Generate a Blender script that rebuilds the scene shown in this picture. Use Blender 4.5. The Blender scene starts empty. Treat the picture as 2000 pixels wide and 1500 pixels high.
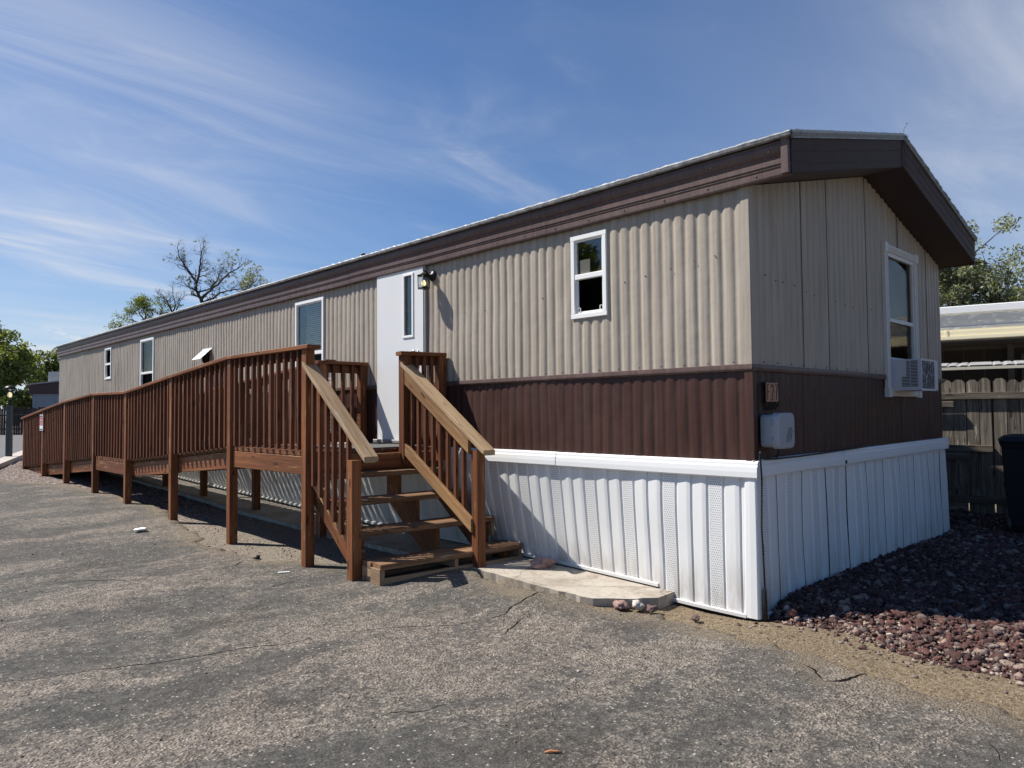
import bpy, math, random
import numpy as np
from mathutils import Vector, Matrix, noise as mnoise

random.seed(7)
rng = np.random.default_rng(7)
R = math.radians
scene = bpy.context.scene
COL = scene.collection

# ------------------------------------------------------------ camera
CR = [[0.72002868, -0.02008532, -0.69365357],
      [-0.69388384, -0.03403383, -0.71928222],
      [-0.00916068, 0.99921883, -0.03844221]]
CAM = Vector((-4.63159255, -2.43577662, 1.41))
cam_d = bpy.data.cameras.new('camera')
cam = bpy.data.objects.new('camera', cam_d)
COL.objects.link(cam)
M4 = Matrix(CR).to_4x4()
M4.translation = CAM
cam.matrix_world = M4
cam_d.sensor_width = 36.0
cam_d.sensor_fit = 'HORIZONTAL'
cam_d.lens = 1416.0 / 2000.0 * 36.0
cam_d.clip_start = 0.05
cam_d.clip_end = 3000.0
scene.camera = cam

# ------------------------------------------------------------ sun and sky
SUN_DIR = Vector((-1.0, 1.5, 2.36)).normalized()      # towards the sun
SUN_EL = math.asin(SUN_DIR.z)
SUN_AZ = math.atan2(SUN_DIR.x, SUN_DIR.y)               # clockwise from +Y
sun_d = bpy.data.lights.new('sun', 'SUN')
sun_d.energy = 5.0
sun_d.angle = R(0.53)
sun_d.color = (1.0, 0.945, 0.865)
sun = bpy.data.objects.new('sun', sun_d)
COL.objects.link(sun)
sun.location = (-20, 30, 50)
sun.rotation_euler = SUN_DIR.to_track_quat('Z', 'Y').to_euler()
SKY_STRENGTH = 0.05
CLOUD_GAIN = 10.5
scene.view_settings.view_transform = 'Standard'
scene.view_settings.look = 'None'
scene.view_settings.exposure = 0.55
scene.view_settings.gamma = 1.0

# ------------------------------------------------------------ node helpers
class NT:
    def __init__(self, tree):
        self.t = tree
        self.n = tree.nodes
        self.l = tree.links
    def new(self, typ, **kw):
        nd = self.n.new(typ)
        for k, v in kw.items():
            if k.startswith('_'):
                setattr(nd, k[1:], v)
            else:
                self.put(nd.inputs[k.replace('__', ' ')], v)
        return nd
    def put(self, sock, v):
        if hasattr(v, 'is_output') or hasattr(v, 'is_linked'):
            self.l.new(v, sock)
        else:
            sock.default_value = v
    def math(self, op, a, b=None, c=None, clamp=False):
        nd = self.n.new('ShaderNodeMath'); nd.operation = op; nd.use_clamp = clamp
        self.put(nd.inputs[0], a)
        if b is not None: self.put(nd.inputs[1], b)
        if c is not None: self.put(nd.inputs[2], c)
        return nd.outputs[0]
    def vmath(self, op, a, b=None):
        nd = self.n.new('ShaderNodeVectorMath'); nd.operation = op
        self.put(nd.inputs[0], a)
        if b is not None: self.put(nd.inputs[1], b)
        return nd.outputs['Value'] if op in ('DOT_PRODUCT', 'LENGTH') else nd.outputs[0]
    def mix(self, fac, a, b, blend='MIX'):
        nd = self.n.new('ShaderNodeMix'); nd.data_type = 'RGBA'; nd.blend_type = blend
        self.put(nd.inputs[0], fac); self.put(nd.inputs[6], a); self.put(nd.inputs[7], b)
        return nd.outputs[2]
    def ramp(self, fac, stops, interp='LINEAR'):
        nd = self.n.new('ShaderNodeValToRGB'); cr = nd.color_ramp; cr.interpolation = interp
        while len(cr.elements) < len(stops): cr.elements.new(0.5)
        for e, (p, c) in zip(cr.elements, stops):
            e.position = p
            e.color = c if len(c) == 4 else (c[0], c[1], c[2], 1)
        self.put(nd.inputs[0], fac)
        return nd.outputs[0]
    def step(self, v, lo, hi):
        nd = self.n.new('ShaderNodeMapRange'); nd.interpolation_type = 'SMOOTHSTEP'
        self.put(nd.inputs[0], v)
        nd.inputs[1].default_value = lo; nd.inputs[2].default_value = hi
        return nd.outputs[0]
    def noise(self, vec, scale, detail=4.0, rough=0.55, dist=0.0):
        nd = self.n.new('ShaderNodeTexNoise')
        if vec is not None: self.put(nd.inputs['Vector'], vec)
        nd.inputs['Scale'].default_value = scale
        nd.inputs['Detail'].default_value = detail
        nd.inputs['Roughness'].default_value = rough
        nd.inputs['Distortion'].default_value = dist
        return nd.outputs['Fac']
    def voro(self, vec, scale, feature='F1', rnd=1.0, out='Distance'):
        nd = self.n.new('ShaderNodeTexVoronoi'); nd.feature = feature
        self.put(nd.inputs['Vector'], vec)
        nd.inputs['Scale'].default_value = scale
        nd.inputs['Randomness'].default_value = rnd
        return nd.outputs[out]
    def scale(self, vec, s):
        return self.vmath('MULTIPLY', vec, s)
    def bump(self, h, strength=0.5, dist=0.01, normal=None):
        nd = self.n.new('ShaderNodeBump')
        nd.inputs['Strength'].default_value = strength
        nd.inputs['Distance'].default_value = dist
        self.put(nd.inputs['Height'], h)
        if normal is not None: self.put(nd.inputs['Normal'], normal)
        return nd.outputs[0]

def c4(c): return (c[0], c[1], c[2], 1.0)

# ------------------------------------------------------------ world: sky with thin high cloud
world = bpy.data.worlds.new('World')
scene.world = world
world.use_nodes = True
W = NT(world.node_tree)
for nd in list(W.n): W.n.remove(nd)
sky = W.new('ShaderNodeTexSky')
sky.sky_type = 'NISHITA'
sky.sun_disc = False
sky.sun_elevation = SUN_EL
sky.sun_rotation = SUN_AZ
sky.altitude = 1600.0
sky.air_density = 1.25
sky.dust_density = 0.3
sky.ozone_density = 2.2
tc = W.new('ShaderNodeTexCoord')
dirv = W.vmath('NORMALIZE', tc.outputs['Generated'])
sep = W.new('ShaderNodeSeparateXYZ'); W.put(sep.inputs[0], dirv)
zc = W.math('MAXIMUM', sep.outputs[2], 0.0)
den = W.math('ADD', zc, 0.16)
cx = W.math('DIVIDE', sep.outputs[0], den)
cy = W.math('DIVIDE', sep.outputs[1], den)
cmb = W.new('ShaderNodeCombineXYZ'); W.put(cmb.inputs[0], cx); W.put(cmb.inputs[1], cy)
pl = cmb.outputs[0]
def lobe(d, p, g):
    dv = Vector(d).normalized()
    return W.math('MULTIPLY', W.math('POWER', W.math('MAXIMUM', W.vmath('DOT_PRODUCT', dirv, tuple(dv)), 0.0), p), g)
def pixdir(u, v):
    q = Vector(((u - 1000) / 1416.0, -(v - 750) / 1416.0, -1.0))
    return Matrix(CR) @ q
def wispy(ang, sc, loc, s1, s2, lo, hi):
    rot = W.new('ShaderNodeMapping'); W.put(rot.inputs['Vector'], pl)
    rot.inputs['Rotation'].default_value = (0, 0, R(ang))
    rot.inputs['Scale'].default_value = (sc[0], sc[1], 1)
    rot.inputs['Location'].default_value = (loc[0], loc[1], 0)
    warp = W.new('ShaderNodeTexNoise'); W.put(warp.inputs['Vector'], rot.outputs[0])
    warp.inputs['Scale'].default_value = 0.9; warp.inputs['Detail'].default_value = 3
    wv = W.vmath('MULTIPLY', W.vmath('SUBTRACT', warp.outputs['Color'], (0.5, 0.5, 0.5)), (1.3, 1.3, 0))
    p2 = W.vmath('ADD', rot.outputs[0], wv)
    n1 = W.noise(p2, s1, 7, 0.56, 0.3)
    n2 = W.noise(W.scale(p2, (1.0, 2.6, 1.0)), s2, 8, 0.64, 0.5)
    return W.math('MULTIPLY', W.step(n1, lo, hi), W.math('ADD', 0.25, W.step(n2, 0.30, 0.75)))
wa = wispy(20, (0.35, 0.95), (4.3, 1.7), 0.8, 1.6, 0.36, 0.74)
wb = wispy(70, (0.45, 1.1), (9.1, 3.2), 0.9, 2.2, 0.42, 0.80)
left = W.math('ADD', lobe(pixdir(60, 660), 30, 1.0), W.math('ADD', lobe(pixdir(420, 500), 45, 0.75), W.math('ADD', lobe(pixdir(150, 200), 30, 0.0), lobe((-0.3, 0.95, 0.2), 8, 0.8))))
right = W.math('ADD', lobe(pixdir(2150, 400), 14, 0.38), W.math('ADD', lobe(pixdir(960, 390), 110, 1.9), lobe(pixdir(1750, 150), 10, 0.10)))
low = W.step(zc, 0.55, 0.02)
veil = W.math('ADD', W.math('MULTIPLY', lobe(pixdir(-100, 740), 15, 0.85), W.math('ADD', 0.35, W.math('MULTIPLY', wa, 0.35))), lobe(pixdir(2300, 480), 9, 0.30))
cov = W.math('ADD', W.math('ADD', W.math('MULTIPLY', wa, W.math('ADD', left, 0.02)), W.math('MULTIPLY', wb, W.math('ADD', right, 0.02))), veil, clamp=True)
cov = W.math('MULTIPLY', cov, 0.92)
# cumulus bank low on the horizon
cu = W.noise(W.scale(dirv, (1, 1, 2.2)), 9.0, 8, 0.6)
cb = W.math('MULTIPLY', W.step(cu, 0.47, 0.56), W.math('MULTIPLY', W.step(sep.outputs[2], 0.13, 0.085), W.step(sep.outputs[2], -0.01, 0.03)))
cb = W.math('MULTIPLY', cb, W.step(W.vmath('DOT_PRODUCT', dirv, tuple(pixdir(20, 690).normalized())), 0.985, 0.998))
cov2 = W.math('MAXIMUM', cov, W.math('MULTIPLY', cb, 0.9), clamp=True)
ccol = (CLOUD_GAIN, CLOUD_GAIN * 1.03, CLOUD_GAIN * 1.09, 1)
haze = W.math('MULTIPLY', W.math('POWER', W.math('SUBTRACT', 1.0, zc, clamp=True), 10.0), 0.16)
skyt = W.mix(1.0, sky.outputs[0], (0.80, 1.10, 1.46, 1), 'MULTIPLY')
skyc = W.mix(haze, skyt, (CLOUD_GAIN * .78, CLOUD_GAIN * .86, CLOUD_GAIN, 1))
mixc = W.mix(cov2, skyc, ccol)
bg = W.new('ShaderNodeBackground'); W.put(bg.inputs[0], mixc); bg.inputs[1].default_value = SKY_STRENGTH
wo = W.new('ShaderNodeOutputWorld'); W.l.new(bg.outputs[0], wo.inputs[0])

# ------------------------------------------------------------ materials
MATS = {}
def mat(name):
    m = bpy.data.materials.new(name); m.use_nodes = True
    t = NT(m.node_tree)
    b = t.n['Principled BSDF']
    MATS[name] = m
    return m, t, b

def obj_co(t):
    return t.new('ShaderNodeTexCoord').outputs['Object']

def geo_pos(t):
    return t.new('ShaderNodeNewGeometry').outputs['Position']

def attr(t, name='gr'):
    nd = t.new('ShaderNodeAttribute'); nd.attribute_name = name
    return nd.outputs['Vector']

def simple(name, col, rough=0.5, metal=0.0, spec=0.5, var=0.06, nscale=6.0, bump=0.0, bscale=60.0):
    m, t, b = mat(name)
    co = geo_pos(t)
    n = t.noise(co, nscale, 5, 0.6)
    k = t.math('ADD', 1.0 - var, t.math('MULTIPLY', n, 2 * var))
    nd = t.n.new('ShaderNodeVectorMath'); nd.operation = 'SCALE'
    nd.inputs[0].default_value = col; t.put(nd.inputs['Scale'], k)
    t.put(b.inputs['Base Color'], nd.outputs[0])
    b.inputs['Roughness'].default_value = rough
    b.inputs['Metallic'].default_value = metal
    b.inputs['Specular IOR Level'].default_value = spec
    if bump:
        t.put(b.inputs['Normal'], t.bump(t.noise(co, bscale, 4, 0.6), bump, 0.004))
    return m

def siding(name, col, dirt, rough, streak=0.16, spec=0.4):
    m, t, b = mat(name)
    co = geo_pos(t)
    st = t.noise(t.scale(co, (9, 9, 0.45)), 3.0, 6, 0.62)
    st2 = t.noise(t.scale(co, (30, 30, 0.8)), 2.0, 4, 0.6)
    big = t.noise(co, 1.1, 5, 0.6)
    f = t.math('ADD', t.math('MULTIPLY', st, 0.6), t.math('MULTIPLY', st2, 0.4))
    a = t.mix(t.step(f, 0.36, 0.68), c4([x * (1 - streak) for x in col]), c4([x * (1 + streak * .7) for x in col]))
    a = t.mix(t.math('MULTIPLY', t.step(big, 0.42, 0.78), 0.45), a, c4(dirt))
    zz = t.new('ShaderNodeSeparateXYZ'); t.put(zz.inputs[0], co)
    runs = t.math('MULTIPLY', t.step(t.noise(t.scale(co, (26, 26, 0.35)), 1.6, 3, 0.6), 0.60, 0.74), t.step(t.noise(co, 1.6, 3, 0.5), 0.42, 0.62))
    a = t.mix(t.math('MULTIPLY', runs, 0.30), a, c4([x * .55 for x in col]))
    specks = t.voro(co, 16.0, rnd=1.0)
    a = t.mix(t.math('MULTIPLY', t.step(specks, 0.045, 0.02), 0.55), a, c4([x * .35 for x in col]))
    t.put(b.inputs['Base Color'], a)
    t.put(b.inputs['Roughness'], t.math('ADD', rough - .08, t.math('MULTIPLY', big, 0.2)))
    b.inputs['Specular IOR Level'].default_value = spec * .55
    h = t.noise(co, 9.0, 5, 0.6)
    h2 = t.noise(t.scale(co, (1, 1, .6)), 2.6, 2, 0.5)
    t.put(b.inputs['Normal'], t.bump(t.math('ADD', h, t.math('MULTIPLY', h2, 2.5)), 0.40, 0.009))
    return m

def wood(name, ca, cb, cd, rough=0.75, wear=None, wearamt=0.3, grain=1.0):
    """boards: attribute gr = (along the grain, across, across) + a random shift per board"""
    m, t, b = mat(name)
    g = attr(t)
    warp = t.noise(t.scale(g, (1.5, 6, 6)), 1.0, 3, 0.5)
    cmbn = t.n.new('ShaderNodeCombineXYZ'); t.put(cmbn.inputs[1], t.math('MULTIPLY', warp, 0.05)); t.put(cmbn.inputs[2], t.math('MULTIPLY', warp, 0.05))
    g2 = t.vmath('ADD', g, cmbn.outputs[0])
    fine = t.noise(t.scale(g2, (2.2, 120, 120)), 1.0, 5, 0.65)
    mid = t.noise(t.scale(g2, (1.2, 34, 34)), 1.0, 3, 0.55)
    col = t.mix(t.step(mid, 0.34, 0.68), c4(ca), c4(cb))
    col = t.mix(t.math('MULTIPLY', t.step(fine, 0.45, 0.75), 0.55 * grain), col, c4(cd))
    tone = t.noise(t.scale(g, (0.35, 0.6, 0.6)), 1.3, 2, 0.5)
    col = t.mix(t.step(tone, 0.30, 0.72), col, t.mix(1.0, col, (0.62, 0.60, 0.60, 1), 'MULTIPLY'))
    # knots
    kv = t.voro(t.scale(g2, (3.2, 11, 11)), 1.0, rnd=1.0)
    kn = t.step(kv, 0.20, 0.10)
    col = t.mix(t.math('MULTIPLY', kn, 0.75), col, c4([x * .45 for x in cd]))
    if wear is not None:
        wn = t.noise(t.scale(g, (2.0, 22, 22)), 1.0, 6, 0.72)
        col = t.mix(t.math('MULTIPLY', t.step(wn, 0.57, 0.66), wearamt), col, c4(wear))
        sc_ = t.noise(t.scale(g, (5, 90, 90)), 1.0, 4, 0.7)
        col = t.mix(t.math('MULTIPLY', t.step(sc_, 0.64, 0.72), wearamt), col, c4([x * .35 for x in cd]))
    t.put(b.inputs['Base Color'], col)
    b.inputs['Roughness'].default_value = rough
    b.inputs['Specular IOR Level'].default_value = 0.3
    t.put(b.inputs['Normal'], t.bump(t.math('SUBTRACT', t.math('ADD', fine, t.math('MULTIPLY', mid, 1.2)), kn), 0.45, 0.003))
    return m

tan = siding('tan_siding_paint', (0.380, 0.332, 0.274), (0.30, 0.25, 0.19), 0.52)
brown = siding('brown_siding_paint', (0.060, 0.0275, 0.021), (0.090, 0.052, 0.042), 0.44, 0.3, 0.5)
fascia_m = siding('brown_aluminium_fascia', (0.118, 0.076, 0.066), (0.165, 0.125, 0.112), 0.40, 0.25, 0.6)
soffit_m = simple('brown_soffit_paint', (0.040, 0.022, 0.018), 0.55)
vinyl = simple('white_vinyl', (0.74, 0.745, 0.74), 0.38, var=0.03)
frame_m = simple('white_window_frame', (0.82, 0.82, 0.80), 0.35, var=0.02)
oldframe = simple('chalky_white_paint', (0.60, 0.59, 0.57), 0.5, var=0.10, nscale=14)
door_m = simple('white_door_paint', (0.70, 0.705, 0.70), 0.42, var=0.05, nscale=3, bump=0.05, bscale=4)
black_metal = simple('black_lantern_metal', (0.018, 0.017, 0.016), 0.4, 0.6)
dark_rubber = simple('black_cable', (0.012, 0.012, 0.012), 0.5)
steel = simple('satin_nickel', (0.45, 0.45, 0.45), 0.28, 1.0)
grey_plastic = simple('grey_plastic_box', (0.32, 0.345, 0.375), 0.45, var=0.03)
ac_white = simple('white_ac_casing', (0.52, 0.54, 0.58), 0.45, var=0.05)
dark_void = simple('dark_interior', (0.010, 0.010, 0.011), 0.9)
room_m = simple('room_wall', (0.10, 0.095, 0.085), 0.9)
blind_m = simple('blind_slats', (0.72, 0.72, 0.66), 0.6)
paper_m = simple('white_paper', (0.8, 0.8, 0.78), 0.8, var=0.03)
bin_m = simple('dark_bin_plastic', (0.004, 0.005, 0.009), 0.65, spec=.25)
conc_white = simple('kerb_concrete', (0.42, 0.38, 0.34), 0.9, var=0.2, nscale=2, bump=0.3)
wire_m = simple('galvanised_wire', (0.75, 0.75, 0.76), 0.4, 0.3)

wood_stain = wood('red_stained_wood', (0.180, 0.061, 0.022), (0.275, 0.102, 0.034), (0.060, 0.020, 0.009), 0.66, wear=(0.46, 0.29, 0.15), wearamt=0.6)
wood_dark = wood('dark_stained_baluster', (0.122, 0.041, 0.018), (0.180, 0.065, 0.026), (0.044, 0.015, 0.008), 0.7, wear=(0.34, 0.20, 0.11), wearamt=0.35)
wood_step = wood('worn_tread_wood', (0.19, 0.100, 0.048), (0.30, 0.175, 0.095), (0.07, 0.032, 0.016), 0.8, wear=(0.42, 0.31, 0.21), wearamt=0.55, grain=1.6)
wood_rail = wood('weathered_handrail_wood', (0.40, 0.27, 0.150), (0.50, 0.36, 0.215), (0.16, 0.095, 0.050), 0.8, wear=(0.50, 0.43, 0.35), wearamt=0.6, grain=1.6)
wood_new = wood('raw_lumber', (0.33, 0.215, 0.13), (0.42, 0.29, 0.18), (0.20, 0.12, 0.07), 0.8)
wood_rail2 = wood('amber_handrail_wood', (0.35, 0.19, 0.080), (0.46, 0.27, 0.125), (0.13, 0.062, 0.027), 0.78, wear=(0.48, 0.36, 0.24), wearamt=0.55, grain=1.6)
wood_old = wood('grey_fence_wood', (0.15, 0.127, 0.100), (0.27, 0.235, 0.19), (0.035, 0.028, 0.022), 0.9, wear=(0.52, 0.47, 0.39), wearamt=0.7, grain=1.7)
wood_far = wood('dark_far_fence_wood', (0.035, 0.028, 0.025), (0.05, 0.042, 0.04), (0.016, 0.014, 0.013), 0.9)

# perforated vinyl: gr = (across, height, 1 on the vent strip)
def perf_mat(name, base):
    m, t, b = mat(name)
    g = attr(t)
    s = t.new('ShaderNodeSeparateXYZ'); t.put(s.inputs[0], g)
    pitch = 0.0165
    row = t.math('DIVIDE', s.outputs[1], pitch)
    odd = t.math('MULTIPLY', t.math('MODULO', t.math('FLOOR', row), 2.0), 0.5)
    fx = t.math('SUBTRACT', t.math('FRACT', t.math('ADD', t.math('DIVIDE', s.outputs[0], pitch), odd)), 0.5)
    fz = t.math('SUBTRACT', t.math('FRACT', row), 0.5)
    d = t.math('SQRT', t.math('ADD', t.math('MULTIPLY', fx, fx), t.math('MULTIPLY', t.math('MULTIPLY', fz, fz), 1.6)))
    hole = t.math('MULTIPLY', t.step(d, 0.32, 0.22), s.outputs[2])
    co = geo_pos(t)
    dn = t.noise(t.scale(co, (5, 5, 1.2)), 2.0, 6, 0.65)
    sp = t.new('ShaderNodeSeparateXYZ'); t.put(sp.inputs[0], co)
    splash = t.math('MULTIPLY', t.step(sp.outputs[2], 0.46, 0.03), t.step(dn, 0.36, 0.62))
    col = t.mix(t.math('MULTIPLY', splash, 0.5), c4(base), (0.36, 0.30, 0.23, 1))
    col = t.mix(t.math('MULTIPLY', t.step(dn, 0.5, 0.8), 0.22), col, (0.52, 0.50, 0.46, 1))
    col = t.mix(t.math('MULTIPLY', hole, 0.75), col, (0.14, 0.14, 0.135, 1))
    t.put(b.inputs['Base Color'], col)
    b.inputs['Roughness'].default_value = 0.42
    t.put(b.inputs['Normal'], t.bump(t.math('SUBTRACT', t.math('MULTIPLY', t.noise(co, 5, 3, 0.5), 1.4), hole), 0.3, 0.004))
    return m
skirt_m = perf_mat('white_skirting_panel', (0.72, 0.725, 0.72))

def glass_mat(name, tint, trans, rough=0.02):
    m, t, b = mat(name)
    for nd in list(t.n):
        if nd.type == 'BSDF_PRINCIPLED': t.n.remove(nd)
    out = [nd for nd in t.n if nd.type == 'OUTPUT_MATERIAL'][0]
    tr = t.new('ShaderNodeBsdfTransparent'); tr.inputs[0].default_value = c4(trans)
    gl = t.new('ShaderNodeBsdfGlossy'); gl.inputs['Roughness'].default_value = rough
    gl.inputs[0].default_value = c4((tint[0] * .90, tint[1] * .88, tint[2] * .86))
    fr = t.new('ShaderNodeFresnel'); fr.inputs[0].default_value = 1.65
    mx = t.new('ShaderNodeMixShader')
    co = geo_pos(t)
    t.put(gl.inputs['Normal'], t.bump(t.noise(co, 1.7, 2, 0.5), 0.06, 0.02))
    bf = t.new('ShaderNodeNewGeometry').outputs['Backfacing']
    f0 = t.math('ADD', t.math('MULTIPLY', fr.outputs[0], 3.4), 0.06, clamp=True)
    t.put(mx.inputs[0], t.math('MULTIPLY', f0, t.math('SUBTRACT', 1.0, bf)))
    t.l.new(tr.outputs[0], mx.inputs[1]); t.l.new(gl.outputs[0], mx.inputs[2])
    t.l.new(mx.outputs[0], out.inputs[0])
    return m
glass = glass_mat('window_glass', (1, 1, 1), (0.84, 0.83, 0.80))
screen_glass = glass_mat('screened_glass', (0.45, 0.45, 0.45), (0.30, 0.31, 0.31), 0.08)
lamp_glass = glass_mat('lantern_glass', (0.8, 0.8, 0.8), (0.85, 0.87, 0.85), 0.05)

def emis(name, col, strength):
    m, t, b = mat(name)
    b.inputs['Base Color'].default_value = (0.8, 0.75, 0.6, 1)
    b.inputs['Emission Color'].default_value = c4(col)
    b.inputs['Emission Strength'].default_value = strength
    return m
bulb_m = emis('lit_bulb', (1.0, 0.82, 0.42), 1.3)

# ------------------------------------------------------------ ground materials
def ground_tone(t, co):
    return co

def asphalt_material():
    m, t, b = mat('worn_asphalt')
    co = geo_pos(t)
    w = t.noise(co, 0.9, 3, 0.5)
    cw = t.n.new('ShaderNodeCombineXYZ'); t.put(cw.inputs[0], w); t.put(cw.inputs[1], t.noise(t.vmath('ADD', co, (7, 3, 0)), 0.9, 3, 0.5))
    cow = t.vmath('ADD', co, t.vmath('MULTIPLY', cw.outputs[0], (0.9, 0.9, 0)))
    rotm = t.new('ShaderNodeMapping'); t.put(rotm.inputs['Vector'], cow); rotm.inputs['Rotation'].default_value = (0, 0, R(38)); rotm.inputs['Scale'].default_value = (0.62, 1.5, 1)
    patch = t.noise(rotm.outputs[0], 0.85, 6, 0.62, 0.5)
    patch2 = t.noise(cow, 2.4, 6, 0.7, 0.3)
    fine = t.noise(co, 38, 5, 0.75)
    grit = t.noise(co, 105, 4, 0.8)
    stone = t.voro(co, 62.0)
    sc = t.voro(co, 62.0, out='Color')
    ss = t.new('ShaderNodeSeparateColor'); t.put(ss.inputs[0], sc)
    # worn = bitumen gone, pinkish aggregate showing
    worn = t.step(t.math('ADD', t.math('ADD', t.math('MULTIPLY', patch, 0.62), t.math('MULTIPLY', patch2, 0.34)), t.math('MULTIPLY', fine, 0.34)), 0.608, 0.725)
    mid_ = t.noise(co, 16, 4, 0.7)
    dark = t.ramp(grit, [(0.32, (0.040, 0.038, 0.034)), (0.50, (0.092, 0.088, 0.081)), (0.70, (0.22, 0.205, 0.18))])
    light = t.ramp(t.math('ADD', t.math('MULTIPLY', grit, 0.6), t.math('MULTIPLY', fine, 0.4)), [(0.38, (0.065, 0.055, 0.046)), (0.50, (0.205, 0.178, 0.150)), (0.63, (0.46, 0.41, 0.35))])
    agg = t.ramp(ss.outputs[0], [(0.0, (0.06, 0.052, 0.05)), (0.35, (0.20, 0.165, 0.145)), (0.7, (0.34, 0.295, 0.25)), (1.0, (0.60, 0.54, 0.48))])
    light = t.mix(t.math('MULTIPLY', t.step(stone, 0.50, 0.28), 0.6), light, agg)
    col = t.mix(worn, dark, light)
    col = t.mix(t.step(mid_, 0.40, 0.62), t.mix(1.0, col, (0.74, 0.74, 0.74, 1), 'MULTIPLY'), t.mix(1.0, col, (1.18, 1.17, 1.14, 1), 'MULTIPLY'))
    col = t.mix(t.math('MULTIPLY', t.step(ss.outputs[1], 0.90, 0.97), t.step(stone, 0.45, 0.30)), col, (0.50, 0.46, 0.41, 1))
    # sand washed over the lot nearer the deck and along its edge
    sp = t.new('ShaderNodeSeparateXYZ'); t.put(sp.inputs[0], attr(t))
    edge = t.math('ADD', sp.outputs[0], t.math('MULTIPLY', t.math('SUBTRACT', patch2, 0.5), 1.5))
    sand = t.math('MULTIPLY', t.step(edge, 0.42, -0.02), t.step(t.math('ADD', t.math('MULTIPLY', grit, 0.6), t.math('MULTIPLY', fine, .4)), 0.36, 0.52))
    col = t.mix(t.math('MULTIPLY', sand, 0.85), col, t.ramp(grit, [(0.36, (0.10, 0.078, 0.052)), (0.5, (0.215, 0.17, 0.115)), (0.64, (0.36, 0.30, 0.22))]))
    # pinkish cast in broad patches
    tint = t.noise(co, 0.55, 3, 0.5)
    col = t.mix(t.math('MULTIPLY', t.step(tint, 0.45, 0.7), 0.35), col, t.mix(1.0, col, (1.05, 0.98, 0.98, 1), 'MULTIPLY'))
    stain = t.noise(t.vmath('ADD', cow, (11, 5, 0)), 1.3, 4, 0.6)
    col = t.mix(t.math('MULTIPLY', t.step(stain, 0.56, 0.68), 0.55), col, t.mix(1.0, col, (0.62, 0.60, 0.58, 1), 'MULTIPLY'))
    # cracks
    cd = t.noise(co, 3.5, 4, 0.6)
    cv = t.n.new('ShaderNodeCombineXYZ'); t.put(cv.inputs[0], cd); t.put(cv.inputs[1], t.noise(t.vmath('ADD', co, (3, 9, 0)), 3.5, 4, 0.6))
    cc = t.vmath('ADD', co, t.vmath('MULTIPLY', cv.outputs[0], (0.45, 0.45, 0)))
    ck = t.voro(t.vmath('ADD', cc, (5.1, 2.2, 0)), 0.30, 'DISTANCE_TO_EDGE')
    crk = t.math('MULTIPLY', t.step(ck, 0.0030, 0.0008), t.step(t.noise(co, 0.9, 3, 0.5), 0.50, 0.60))
    col = t.mix(t.math('MULTIPLY', crk, 0.0), col, (0.012, 0.011, 0.010, 1))
    t.put(b.inputs['Base Color'], col)
    b.inputs['Roughness'].default_value = 0.88
    b.inputs['Specular IOR Level'].default_value = 0.25
    h = t.math('SUBTRACT', t.math('ADD', t.math('MULTIPLY', grit, 0.8), t.math('ADD', fine, t.math('MULTIPLY', t.math('MULTIPLY', t.step(stone, 0.6, 0.1), worn), 0.9))), t.math('MULTIPLY', crk, 0.0))
    h = t.math('ADD', h, t.math('MULTIPLY', t.noise(co, 7, 3, .5), 1.2))
    t.put(b.inputs['Normal'], t.bump(h, 0.9, 0.013))
    return m
asphalt_m = asphalt_material()

def dirt_material():
    m, t, b = mat('sandy_dirt')
    co = geo_pos(t)
    big = t.noise(co, 0.8, 5, 0.6)
    fine = t.noise(co, 45, 4, 0.75)
    grit = t.noise(co, 120, 3, 0.8)
    col = t.ramp(t.math('ADD', t.math('MULTIPLY', fine, 0.5), t.math('MULTIPLY', grit, 0.5)), [(0.38, (0.075, 0.055, 0.036)), (0.5, (0.205, 0.158, 0.102)), (0.62, (0.38, 0.31, 0.22))])
    # left part towards the street is pinkish gravel
    spz = t.new('ShaderNodeSeparateXYZ'); t.put(spz.inputs[0], co)
    gz = t.step(t.math('ADD', spz.outputs[1], big), 1.4, 3.4)
    col = t.mix(gz, col, t.ramp(t.math('ADD', t.math('MULTIPLY', fine, 0.45), t.math('MULTIPLY', grit, 0.55)), [(0.38, (0.075, 0.062, 0.050)), (0.5, (0.23, 0.195, 0.155)), (0.62, (0.45, 0.40, 0.33))]))
    sp = t.new('ShaderNodeSeparateXYZ'); t.put(sp.inputs[0], co)
    far = t.step(t.math('ADD', sp.outputs[1], t.math('MULTIPLY', big, 2.0)), 6.0, 10.0)
    st = t.voro(co, 28.0, out='Color')
    sd = t.voro(co, 28.0)
    ss = t.new('ShaderNodeSeparateColor'); t.put(ss.inputs[0], st)
    gr = t.ramp(ss.outputs[0], [(0.0, (0.12, 0.09, 0.08)), (0.5, (0.31, 0.25, 0.22)), (1.0, (0.50, 0.44, 0.40))])
    gr = t.mix(t.step(sd, 0.35, 0.75), gr, (0.10, 0.08, 0.07, 1))
    col = t.mix(far, col, gr)
    col = t.mix(t.math('MULTIPLY', t.step(big, 0.5, 0.8), 0.4), col, t.mix(1.0, col, (0.66, 0.64, 0.62, 1), 'MULTIPLY'))
    t.put(b.inputs['Base Color'], col)
    b.inputs['Roughness'].default_value = 0.95
    b.inputs['Specular IOR Level'].default_value = 0.15
    h = t.math('ADD', t.math('ADD', fine, t.math('MULTIPLY', grit, 0.6)), t.math('MULTIPLY', t.noise(co, 6, 4, .6), 2.0))
    h = t.math('SUBTRACT', h, t.math('MULTIPLY', t.math('MULTIPLY', sd, far), 2.0))
    t.put(b.inputs['Normal'], t.bump(h, 0.9, 0.016))
    return m
dirt_m = dirt_material()

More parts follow.
